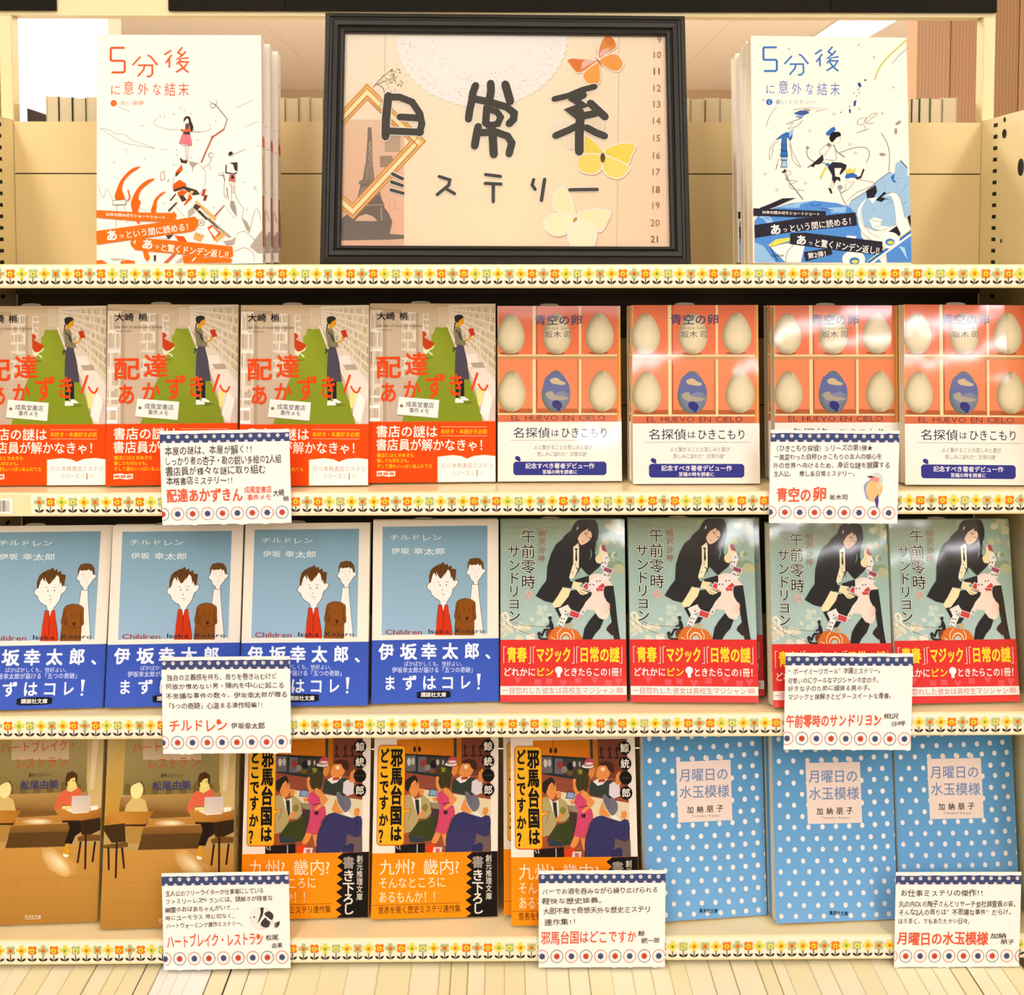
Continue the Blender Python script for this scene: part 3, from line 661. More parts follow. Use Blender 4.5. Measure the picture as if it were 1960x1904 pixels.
    for p in (((180, 1400), (185, 1680)), ((285, 1330), (270, 1780)), ((350, 1400), (375, 1660))): c.line(p, 24, '#3a250c')
    O = '#d2622a'
    c.text('ハート', 470, 105, 850, 240, O, rot=-3); c.text('ブレイク・', 850, 88, 1430, 235, O, rot=-3); c.text('レストラン', 650, 290, 1310, 440, O, rot=-2)
    c.text('連作ミステリー', 830, 485, 1105, 540, '#4d4226', .008); c.text('松尾由美', 725, 575, 1205, 700, '#44457a', .012, rot=-1)
    c.crop(0, 1400, 3.777); c.text('光文社文庫', 1150, 1345, 1270, 1382, '#eadcc0', .012)
    return c, None, None
def art_bar():
    c = Art([(715.5, 1404), (957, 1402), (953, 1752), (710, 1759)], 105, 148); bv = 96.0; c.lim = (0, 0, 105, bv)
    c.crop(710, 1405, 7.686); c.fill('#eadccb', '#efe4d2')
    c.poly([(380, 70), (1780, 40), (1775, 1790), (355, 1790)], '#a05a36')
    c.poly([(382, 75), (1230, 55), (1230, 320), (680, 300), (382, 270)], None, ['#d07f0e', '#c4780f', '#c9740a', '#d5820f', '#da870f'])
    c.rect(678, 70, 686, 300, '#6b3a08'); c.ell(645, 215, 20, 42, '#2e1a10'); c.ell(718, 215, 22, 42, '#2e1a10')
    c.rect(1230, 50, 1272, 330, '#3d4336'); c.rect(1272, 50, 1345, 600, '#b26b12'); c.rect(1345, 45, 1780, 610, '#7b4530')
    for x in (1400, 1525, 1630): c.line([(x, 150), (x-10, 230), (x+10, 320)], 22, '#3f231d'); c.ell(x, 190, 34, 12, '#3f231d'); c.ell(x, 315, 48, 14, '#3f231d')
    c.poly([(490, 280), (1200, 320), (1200, 640), (950, 625), (490, 555)], '#333a36')
    c.rect(505, 310, 660, 540, '#6f6a68'); c.poly([(700, 325), (820, 330), (820, 560), (695, 550)], '#706a70'); c.poly([(830, 340), (1130, 350), (1100, 600), (830, 570)], '#4c453e')
    for x, y, rx, ry, col in ((560, 400, 28, 60, '#c9c3b8'), (620, 395, 26, 55, '#bdb7ab'), (775, 430, 45, 60, '#8c4a3c'), (775, 420, 30, 30, '#a8342f'), (840, 490, 45, 50, '#8c8478'), (930, 440, 50, 60, '#262320'), (990, 410, 25, 45, '#b8b0a0'), (1070, 410, 14, 40, '#b7ad9a'), (920, 540, 50, 35, '#7b5a2e')): c.ell(x, y, rx, ry, col)
    c.poly([(490, 560), (960, 630), (960, 880), (490, 780)], '#96523a')
    c.poly([(700, 800), (1780, 960), (1780, 1240), (1240, 1180), (850, 1000)], '#dfd0ab'); c.poly([(850, 1000), (1060, 1010), (1030, 1120), (880, 1070)], '#9a8c74')
    c.poly([(880, 1100), (1010, 1100), (980, 1500), (900, 1500)], '#4a3b3c'); c.poly([(1540, 1480), (1780, 1480), (1780, 1790), (1480, 1790)], '#75625c')
    # bartender
    c.poly([(1200, 760), (1230, 640), (1300, 680), (1420, 640), (1550, 640), (1600, 760), (1540, 860), (1490, 920), (1200, 850)], '#3e453a')
    c.poly([(1490, 850), (1500, 700), (1560, 660), (1650, 700), (1660, 860), (1560, 900)], '#d9d0d2'); c.poly([(1260, 660), (1330, 620), (1480, 620), (1400, 700), (1330, 720)], '#e6ddd4')
    c.poly([(1190, 560), (1220, 480), (1300, 460), (1280, 560), (1240, 620)], '#d98d4c'); c.poly([(1590, 700), (1600, 560), (1660, 500), (1690, 580), (1670, 700)], '#d98d4c')
    c.poly([(1310, 560), (1340, 460), (1400, 420), (1480, 430), (1520, 500), (1500, 580), (1420, 640), (1330, 610)], '#df9450', sm=True)
    c.poly([(1360, 400), (1440, 365), (1540, 380), (1580, 450), (1560, 530), (1500, 500), (1460, 430), (1390, 430)], '#4e2c18', sm=True); c.ell(1412, 480, 30, 30, '#e9d9a4'); c.ell(1412, 480, 22, 22, '#f0e4bf'); c.ell(1405, 485, 6, 6, '#2a1a10')
    c.poly([(1340, 630), (1440, 625), (1440, 660), (1340, 670)], '#b8451c')
    c.ell(1188, 440, 88, 28, '#efe8dc'); c.ell(1188, 432, 70, 16, '#b9a6a0'); c.poly([(1140, 420), (1150, 360), (1210, 310), (1270, 360), (1280, 420)], '#b8525c', sm=True); c.ell(1210, 400, 60, 18, '#e4cfc8')
    # man on the left
    c.poly([(490, 900), (560, 880), (640, 960), (780, 900), (860, 960), (900, 1160), (820, 1240), (700, 1240), (690, 1380), (600, 1430), (490, 1460)], '#b5a472')
    c.poly([(555, 700), (640, 640), (700, 700), (710, 790), (690, 880), (640, 920), (580, 880)], '#df944f', sm=True); c.poly([(710, 830), (760, 790), (790, 840), (770, 900), (720, 900)], '#df944f')
    c.poly([(490, 700), (560, 640), (650, 595), (690, 660), (690, 740), (650, 670), (600, 720), (570, 800), (545, 850), (495, 790)], '#2e2a22'); c.ell(660, 745, 22, 22, '#7a5a28'); c.ell(660, 745, 16, 16, '#e3a160')
    c.poly([(600, 900), (660, 960), (740, 930), (740, 1180), (680, 1180), (620, 980)], '#e4dbc8'); c.poly([(650, 960), (710, 960), (720, 1160), (690, 1200), (665, 1100)], '#2f3f34')
    c.ell(800, 1080, 45, 60, '#8c8440', rot=.3); c.poly([(690, 1200), (770, 1110), (800, 1150), (730, 1240)], '#df944f')
    c.line([(560, 1080), (600, 1110), (540, 1270)], 6, '#6a5a30'); c.line([(870, 980), (900, 1150), (780, 1290)], 6, '#6a5a30', sm=True)
    c.poly([(560, 1480), (700, 1280), (820, 1260), (940, 1180), (960, 1400), (900, 1560), (800, 1580), (780, 1510)], '#434a22'); c.poly([(555, 1480), (790, 1520), (790, 1590), (580, 1590)], '#3a474c'); c.poly([(355, 1640), (800, 1600), (800, 1790), (355, 1790)], '#241c18')
    c.rect(676, 1620, 692, 1780, '#b9b0a4'); c.line([(370, 1650), (400, 1690)], 12, '#d9d0c4'); c.line([(420, 1640), (430, 1700)], 12, '#d9d0c4')
    # woman in pink
    c.poly([(895, 1580), (960, 1430), (1040, 1460), (1000, 1560), (930, 1640)], '#e0954f'); c.poly([(1050, 1470), (1120, 1460), (1120, 1640), (1090, 1640)], '#e0954f'); c.poly([(800, 1650), (930, 1600), (960, 1620), (920, 1750), (840, 1760)], '#d9481a')
    c.poly([(990, 860), (1060, 830), (1150, 900), (1170, 1000), (1230, 1060), (1250, 1160), (1180, 1260), (1110, 1470), (950, 1440), (990, 1300), (1030, 1080), (970, 960)], '#cd5070', sm=False)
    c.poly([(1070, 800), (1130, 770), (1200, 860), (1280, 950), (1240, 1010), (1110, 1110), (1070, 1090), (1180, 980), (1150, 920), (1080, 860)], '#e0964f'); c.poly([(960, 640), (990, 610), (1060, 700), (1060, 830), (1000, 850), (965, 760)], '#dd9350')
    c.poly([(985, 520), (1060, 470), (1160, 520), (1200, 650), (1160, 800), (1110, 780), (1040, 800), (1000, 700), (1010, 620), (950, 560)], '#4d4526', sm=True); c.poly([(1040, 480), (1110, 490), (1100, 550), (1050, 555)], '#8a9426')
    for p in (((1030, 600), (1060, 760)), ((1100, 580), (1120, 740)), ((1150, 620), (1160, 760))): c.line(p, 7, '#2f2a18')
    c.poly([(1070, 1130), (1140, 1120), (1130, 1180), (1080, 1175)], '#4a2432'); c.line([(1050, 1030), (1170, 1010)], 14, '#7c2c48')
    c.poly([(880, 800), (990, 820), (970, 915), (845, 905)], '#3a3f44'); c.poly([(888, 812), (980, 828), (962, 905), (860, 896)], '#8fa6c4'); c.poly([(910, 930), (970, 930), (980, 980), (930, 990)], '#df944f')
    # man in navy, back view
    c.poly([(1280, 1165), (1370, 1140), (1520, 1190), (1640, 1225), (1700, 1190), (1760, 1200), (1780, 1300), (1760, 1480), (1700, 1510), (1560, 1460), (1540, 1600), (1440, 1760), (1100, 1760), (1120, 1500), (1200, 1250)], '#423f68')
    c.line([(1280, 1170), (1230, 1300), (1120, 1500), (1120, 1740)], 7, '#26233f', sm=True); c.line([(1500, 1200), (1530, 1280)], 6, '#26233f'); c.line([(1700, 1230), (1690, 1400), (1560, 1440)], 6, '#26233f')
    c.poly([(1330, 1100), (1390, 940), (1420, 1040), (1500, 1150), (1440, 1160), (1350, 1130)], '#e0964c'); c.poly([(1655, 1180), (1665, 1090), (1720, 1070), (1745, 1110), (1720, 1190)], '#e0964c')
    c.poly([(1395, 860), (1440, 845), (1490, 900), (1560, 900), (1610, 980), (1600, 1080), (1530, 1140), (1470, 1080), (1420, 990)], '#77747e', sm=True); c.line([(1430, 900), (1480, 960), (1490, 1060)], 6, '#504d58')
    c.poly([(1500, 1150), (1580, 1130), (1640, 1215), (1540, 1190)], '#e9e2d6'); c.poly([(1500, 1640), (1620, 1590), (1660, 1620), (1650, 1760), (1470, 1770)], '#3a3760')
    c.poly([(930, 1660), (1060, 1660), (1040, 1760), (910, 1770)], '#e2d0c8'); c.rect(960, 1680, 1020, 1740, '#c47a70')
    c.line([(490, 285), (1200, 325)], 7, '#191c1a')
    # yellow title plate
    def plate(x0, y0, x1, y1, r, col):
        o = []
        for cx, cy, a in ((x1-r, y0+r, -pi/2), (x1-r, y1-r, 0), (x0+r, y1-r, pi/2), (x0+r, y0+r, pi)):
            o += [(cx+r*cos(a+k*pi/8)-(cy-y0)*.012, cy+r*sin(a+k*pi/8)) for k in range(5)]
        c.poly(o, col)
    c.poly([(480, 1105), (610, 1095), (480, 1175)], '#d45313'); plate(95, 150, 508, 1640, 60, '#d9560f'); plate(105, 162, 500, 1626, 52, '#f0b628'); c.poly([(478, 1115), (590, 1103), (478, 1165)], '#f0b628')
    B = '#201a12'
    y = 195
    for ch, h in (('邪', 280), ('馬', 275), ('台', 290), ('国', 300), ('は', 240)): c.text(ch, 284-(y-195)*.008, y, 470-(y-195)*.014, y+h, B, .042); y += h
    for ch, y0, y1 in (('ど', 190, 425), ('こ', 435, 650), ('で', 655, 880), ('す', 885, 1120), ('か', 1150, 1360), ('？', 1380, 1620)): c.text(ch, 118-(y0-195)*.01, y0, 268-(y0-195)*.016, y1, B, .034)
    for ch, y0, h in (('鯨', 170, 0), ('統', 395, 0), ('一', 602, 0), ('郎', 815, 0)):
        c.ell(1742, y0, 92, 98, '#1d1712'); c.text(ch, 1675, y0-70, 1808, y0+70, '#efe6d6' if ch != '一' else '#4a4036', .014)
    b = c.fork(bv, None); b.crop(440, 1400, 3.63); b.fill('#f0920c', '#f79d10')
    b.poly([(1650, 838), (1885, 828), (1885, 1280), (1640, 1285)], '#1f1a14')
    P = []
    for i in range(8): P += [(1690-i*1.5, 838+i*60), (1648-i*1.5, 868+i*60)]
    b.poly([(1640, 838)]+P+[(1640, 1310)], '#f3960d')
    L = '#f7e6c8'
    b.text('九州?', 1035, 885, 1290, 1002, L, rot=-1); b.text('畿内?', 1340, 882, 1600, 998, L, rot=-1); b.text('そんなところに', 1030, 1010, 1505, 1095, L, rot=-1.2); b.text('あるもんか！！', 1030, 1105, 1470, 1195, L, rot=-1)
    b.line([(985, 1208), (1610, 1186)], 4, '#a85a08'); b.text('意表を衝く歴史ミステリ連作集', 1028, 1212, 1608, 1268, '#45270a', .004, rot=-1.6)
    for ch, y in zip('書き下ろし', (860, 950, 1035, 1110, 1185)): b.text(ch, 1685, y, 1770, y+(88 if ch != 'し' else 80), '#e6dccb' if ch != '書' else '#a89f94', .02)
    for i, ch in enumerate('創元推理文庫'): b.text(ch, 1782, 852+i*52, 1826, 904+i*52, '#d9cfc0', .014)
    return c, b, bv
def art_dots():
    c = Art([(1230.6, 1405), (1459, 1398), (1468, 1748), (1236, 1766)], 105, 148)
    c.crop(1200, 1400, 4.76); c.fill('#5f98bd', '#80b4de')
    D = '#eee6de'
    for r in range(-1, 17):
        for k in range(9):
            c.ell((280 if r % 2 == 0 else 205)+135*k-1.6*k*k+1.1*r, 150+101.5*r-4.2*k-.4*k*k, 20, 24, D, n=12, up=False)
    c.up()
    c.poly([(452, 265), (948, 247), (965, 798), (470, 822)], '#ead8ca')
    for x, y in ((472, 245), (603, 240), (733, 235), (862, 230)): c.ell(x, y, 19, 24, '#ead8ca', n=12)
    B = '#7e93b4'
    c.text('月曜日の', 478, 325, 932, 450, B, .01, slope=-12); c.text('水玉模様', 480, 480, 940, 605, B, .01, slope=-12)
    x = 550
    for ch in '加納朋子': c.text(ch, x, 668-(x-550)*.05, x+62, 738-(x-550)*.05, '#3b3526', .014); x += 90
    c.text('Tomoko Kanno', 590, 748, 850, 772, '#8d8272', lat=True, slope=-6)
    c.text('集英社文庫', 660, 1603, 830, 1645, '#1c3344', .016)
    return c, None, None
def title5(c, col, soft):
    s_ = lambda p, w_: c.line(p, w_, col)
    for p in ([(105, 0), (5, 0), (0, 8), (0, 92), (8, 98), (95, 98), (105, 108), (105, 175), (95, 186), (5, 186)],): s_([(208+x, 203+y) for x, y in p], 17)
    for p in ([(372, 335), (432, 270)], [(485, 258), (510, 272), (560, 335)], [(412, 336), (520, 336), (522, 400), (505, 420), (478, 420)], [(462, 336), (455, 370), (412, 420)],
              [(665, 222), (612, 258)], [(668, 258), (622, 320)], [(650, 290), (650, 355)], [(748, 200), (715, 240), (748, 262), (775, 232)], [(748, 262), (705, 292), (795, 280)], [(735, 295), (705, 330)], [(725, 310), (790, 312), (765, 350), (700, 390)], [(725, 320), (760, 365), (795, 392)]): s_(p, 14)
def art_red5():
    c = Art([(186, 66), (499, 68), (502, 506), (185, 506)], 136, 190); c.crop(160, 40, 3.967)
    c.fill('#faf2e4', '#fbf5ec')
    O = '#e9693a'; title5(c, O, O)
    for ch, x0, y0, x1, y1 in (('に', 200, 478, 285, 565), ('意', 300, 452, 385, 562), ('外', 408, 470, 495, 565), ('な', 520, 465, 590, 570), ('結', 612, 465, 700, 575), ('末', 715, 465, 800, 575)): c.text(ch, x0, y0, x1, y1, O, .003)
    c.ell(230, 622, 24, 24, '#ee6a1c'); c.text('1', 222, 610, 238, 634, '#f5d9c2', lat=True); c.text('赤い悪夢', 275, 602, 460, 642, '#eea183')
    c.crop(180, 190, 5.6); G = '#7d7468'
    Ln = lambda p, w_=3.6, col=G, sm=True: c.line(p, w_, col, sm=sm)
    Ln([(65, 300), (180, 330), (220, 365), (320, 370), (400, 430), (480, 460), (650, 522)]); Ln([(65, 300), (270, 435), (400, 480), (650, 522)])
    Ln([(690, 200), (635, 250), (740, 310), (900, 330)]); Ln([(1060, 350), (1200, 345), (1255, 310)]); Ln([(250, 75), (380, 128)]); Ln([(1520, 95), (1600, 60), (1700, 10)]); Ln([(1605, 305), (1770, 240)]); Ln([(1740, 508), (1830, 500)])
    Ln([(40, 910), (100, 1050), (140, 955), (200, 1070)]); Ln([(705, 532), (785, 538)])
    for x, y in ((515, 280), (215, 672)): Ln([(x-8, y-8), (x+8, y-6), (x+6, y+8), (x-8, y+6), (x-8, y-8)], 3, G, False)
    for x, y in ((705, 180), (750, 188), (925, 98), (965, 120), (850, 160), (1040, 155), (1300, 235), (1240, 280), (1110, 435), (885, 545), (890, 600), (540, 635), (850, 705), (1635, 1190), (1280, 1165), (1600, 895), (1720, 965), (740, 1115), (350, 1310), (1035, 625)): c.poly([(x-8, y-7), (x+9, y-2), (x+3, y+9)], '#6f675c')
    for x, y in ((350, 550), (1730, 960)): Ln([(x-20, y-25), (x+5, y-10), (x+25, y+30), (x, y+20), (x-20, y-25)], 2.5, G, False)
    # crane arm
    c.line([(1300, 60), (1425, 215), (1390, 320)], 9, '#8a7468'); c.line([(1395, 320), (1265, 408), (1145, 680)], 17, '#c06f56'); c.ell(1265, 408, 14, 18, '#b96a52'); c.ell(1270, 70, 30, 26, '#8a7468'); c.ell(1270, 70, 24, 20, '#f4ece0'); c.line([(1230, 20), (1300, 70), (1320, 10)], 5, '#8a7468')
    # tower and debris
    c.line([(930, 640), (1005, 660), (1120, 690), (1190, 770), (1190, 900), (1140, 1010), (1080, 990), (960, 940), (850, 960), (845, 860), (930, 700)], 3, G)
    Or, Br = '#ec6612', '#5c4534'
    c.poly([(870, 780), (940, 700), (945, 760), (880, 825)], Or); c.poly([(845, 910), (915, 862), (985, 905), (985, 940), (880, 960), (840, 955)], Or); c.poly([(865, 800), (930, 770), (880, 830)], Br)
    c.poly([(840, 970), (960, 930), (1100, 975), (1130, 1020), (1060, 1030), (960, 960), (860, 990)], Br); c.poly([(890, 1000), (940, 970), (1000, 990), (960, 1030), (900, 1035)], Or)
    c.poly([(915, 620), (925, 660), (1000, 655), (990, 690), (930, 680)], Br); c.poly([(1020, 670), (1110, 690), (1060, 730), (1055, 800), (1045, 720), (1020, 700)], '#b5aa9c')
    for q_, col in (([(985, 1040), (1040, 980), (1070, 990), (1020, 1045)], '#e6bb7a'), ([(1030, 1020), (1050, 1060), (970, 1140), (960, 1130)], Or), ([(905, 1030), (960, 1035), (990, 1080), (940, 1100)], Br),
                    ([(800, 1090), (880, 1010), (910, 1080), (830, 1150)], '#fbf3e6'), ([(1090, 1080), (1310, 1270), (1295, 1310), (1080, 1110)], '#e3b874'), ([(1080, 1120), (1140, 1150), (1100, 1200), (1060, 1160)], Br),
                    ([(1000, 1200), (1060, 1150), (1080, 1210), (1010, 1270)], '#c0b5a6'), ([(1100, 1200), (1130, 1190), (1220, 1280), (1200, 1300)], Br), ([(1230, 1270), (1470, 1480), (1440, 1490), (1220, 1300)], '#b0a38f'),
                    ([(1165, 970), (1200, 960), (1180, 1035), (1145, 1040)], '#c0522e'), ([(1180, 1030), (1215, 1030), (1195, 1090), (1165, 1090)], '#8a4a38'), ([(1285, 1250), (1385, 1140), (1392, 1150), (1300, 1265)], '#b97a5c'),
                    ([(1210, 1380), (1260, 1350), (1360, 1440), (1290, 1520)], Or), ([(1230, 1400), (1270, 1370), (1330, 1440), (1290, 1480)], '#fbf3e6'), ([(1290, 1490), (1400, 1430), (1410, 1460), (1310, 1540)], '#e3b874'),
                    ([(1080, 1430), (1180, 1460), (1140, 1530), (1060, 1500)], '#e0b06c'), ([(700, 1470), (850, 1450), (800, 1500)], Br), ([(860, 1460), (960, 1470), (1000, 1540), (900, 1520)], Or), ([(1130, 1280), (1200, 1340), (1160, 1400), (1100, 1380)], '#fbf3e6'),
                    ([(810, 1080), (870, 1010), (880, 1020), (820, 1095)], Br), ([(790, 1190), (880, 1100), (890, 1112), (800, 1210)], Br), ([(1180, 1240), (1330, 1380), (1318, 1392), (1170, 1255)], '#7d6a58')): c.poly(q_, col)
    c.ell(1145, 1325, 38, 38, Br); c.ell(1145, 1325, 32, 32, '#f8efe0'); c.ell(1145, 1325, 16, 16, Br); c.ell(1145, 1325, 10, 10, '#f8efe0')
    for i in range(16): c.line([(840+i*42, 1110+(i*53) % 330), (880+i*42, 1150+(i*53) % 330)], 3, Br)
    # girl in a pink skirt
    c.line([(975, 500), (985, 655)], 3, G); c.line([(1010, 500), (1005, 655)], 3, G); c.line([(992, 500), (997, 650)], 2, G)
    c.poly([(945, 370), (1025, 370), (1048, 470), (1045, 495), (908, 470)], '#e4848c'); c.line([(905, 465), (950, 500), (1045, 495)], 4, G)
    c.poly([(950, 355), (1025, 350), (1030, 380), (960, 375)], '#5a3a30'); c.poly([(955, 325), (1030, 315), (1040, 345), (955, 350)], '#e06c3c'); c.poly([(920, 318), (965, 325), (960, 345), (930, 340)], '#d9704a')
    c.poly([(960, 215), (985, 185), (1025, 190), (1040, 240), (1062, 300), (1045, 355), (1025, 300), (1010, 245), (985, 235), (965, 250)], '#4a3a34', sm=True); c.poly([(968, 240), (1000, 205), (1015, 245), (995, 262), (975, 258)], '#fbf3e8', sm=True); c.poly([(980, 262), (1015, 262), (1015, 320), (975, 320)], '#7c5448')
    Ln([(1050, 320), (1090, 350), (1140, 355)], 3, '#4a3a34')
    # far figures
    for x, y in ((1250, 600), (1465, 590)): c.ell(x, y, 26, 26, '#8a8074'); c.ell(x+3, y+3, 21, 21, '#f6eee2')
    c.poly([(1440, 575), (1470, 565), (1490, 590), (1470, 605), (1445, 612)], '#3a3430'); c.line([(1490, 595), (1540, 575), (1625, 540)], 4, '#8a8074'); c.line([(1250, 625), (1255, 665), (1220, 700), (1160, 750)], 4, G); c.line([(1230, 700), (1248, 760)], 4, G)
    c.line([(1415, 705), (1410, 790), (1500, 805), (1530, 790)], 12, '#4f3f38'); c.poly([(1450, 685), (1535, 680), (1535, 780), (1505, 760), (1490, 705)], '#4f3f38'); c.poly([(1450, 815), (1510, 815), (1515, 890), (1440, 880)], '#cf7c74'); c.rect(1468, 820, 1496, 860, '#3e302c')
    Ln([(1400, 860), (1390, 1000), (1410, 1060), (1430, 1000)], 4); Ln([(1440, 900), (1500, 1000), (1550, 1110), (1600, 1180), (1590, 1280), (1660, 1440)], 4); c.poly([(1425, 940), (1445, 1100), (1440, 1090), (1415, 960)], '#a39a8c')
    c.ell(1360, 805, 28, 16, G); c.ell(1360, 805, 23, 12, '#f6eee2'); c.line([(1385, 815), (1400, 880)], 8, '#6d645c'); c.rect(1465, 935, 1515, 1000, '#e4dacc'); c.line([(1475, 900), (1470, 1080)], 4, G); c.line([(1495, 900), (1500, 1000)], 4, G)
    c.poly([(1460, 1090), (1500, 1100), (1520, 1180), (1530, 1270), (1480, 1200), (1455, 1150)], '#aaa194'); c.poly([(1580, 1280), (1640, 1320), (1670, 1400), (1640, 1420)], '#b0a79a')
    c.poly([(1380, 1530), (1470, 1515), (1520, 1480), (1500, 1560), (1420, 1570)], '#b8afa3'); c.poly([(1690, 1560), (1790, 1420), (1850, 1440), (1850, 1650), (1760, 1660), (1670, 1590)], '#b8afa3')
    Ln([(1530, 1450), (1610, 1425), (1740, 1530)], 4); Ln([(1660, 1440), (1720, 1210), (1760, 1200), (1790, 1320)], 4); Ln([(1500, 1640), (1610, 1600), (1700, 1650), (1720, 1740)], 4)
    # horns
    for h in ([(500, 722), (420, 735), (340, 800), (270, 900), (225, 1060), (330, 1065), (300, 960), (330, 860), (410, 780)], [(652, 850), (560, 870), (470, 950), (410, 1060), (400, 1150), (450, 1300), (490, 1330), (470, 1200), (500, 1100), (475, 1060), (500, 980), (570, 910)], [(770, 990), (710, 1010), (650, 1070), (635, 1110), (610, 1200), (650, 1230), (670, 1150), (672, 1100), (700, 1050)]): c.poly(h, '#f0700f', sm=True)
    c.poly([(195, 1080), (345, 1068), (345, 1125), (205, 1130)], '#5f574c'); c.poly([(200, 1085), (340, 1073), (340, 1120), (210, 1125)], '#f8f0e4'); Ln([(250, 1130), (235, 1370)], 4); Ln([(325, 1125), (335, 1190)], 4); Ln([(470, 1140), (530, 1180), (600, 1185)], 3)
    c.line([(365, 965), (385, 1050), (360, 1090)], 14, '#e0603a'); c.line([(712, 790), (755, 770), (755, 860), (715, 870), (712, 790)], 5, '#a36f60'); c.line([(800, 850), (790, 890)], 6, Br)
    S = '#f27b1c'
    c.poly([(20, 1755), (20, 1720), (90, 1715), (150, 1755)], S); c.poly([(285, 1755), (285, 1735), (350, 1715), (440, 1730), (440, 1755)], S)
    c.poly([(520, 1600), (570, 1610), (600, 1700), (570, 1740), (540, 1700)], S); c.poly([(940, 1680), (1140, 1660), (1180, 1700), (1320, 1700), (1480, 1720), (1470, 1760), (960, 1760)], S); c.poly([(640, 1670), (665, 1670), (660, 1740), (640, 1730)], Br); c.poly([(740, 1755), (840, 1660), (880, 1665), (790, 1755)], '#c9744c')
    c.poly([(860, 1755), (960, 1680), (930, 1755)], '#c4b9aa'); c.poly([(1040, 1740), (1085, 1690), (1095, 1700), (1055, 1745)], '#f4e8d8'); c.poly([(20, 1180), (500, 1210), (830, 1220), (860, 1205), (885, 1240), (870, 1290), (720, 1310), (450, 1300), (20, 1260)], S)
    c.poly([(20, 1405), (620, 1330), (1080, 1260), (1120, 1300), (1110, 1370), (1050, 1420), (640, 1470), (400, 1500), (35, 1550)], S); c.poly([(395, 1490), (450, 1480), (900, 1520), (1480, 1585), (1490, 1690), (1440, 1710), (900, 1660), (440, 1610), (395, 1560)], S)
    for q_ in ([(420, 1530), (450, 1500), (440, 1550)], [(680, 1480), (760, 1455), (790, 1490), (740, 1490)]): c.poly(q_, '#fbf3e6')
    Wt = '#fff6e8'
    c.text('30本の読み切りショートショート', 130, 1205, 770, 1245, Wt, .014, rot=3.8)
    c.text('あ', 125, 1395, 250, 1520, Wt, .03, rot=-5); c.text('っ', 262, 1430, 320, 1490, Wt, .01, rot=-7); c.text('という間に読める！', 330, 1405, 1060, 1495, Wt, .008, rot=-7)
    c.text('あ', 515, 1490, 640, 1605, Wt, .03, rot=4); c.text('っ', 650, 1540, 705, 1600, Wt, .01, rot=6); c.text('と驚くドンデン返し‼', 715, 1540, 1450, 1630, Wt, .012, rot=7)
    c.text('Gakken', 185, 1690, 330, 1722, '#4b4338', lat=True)
    return c, None, None
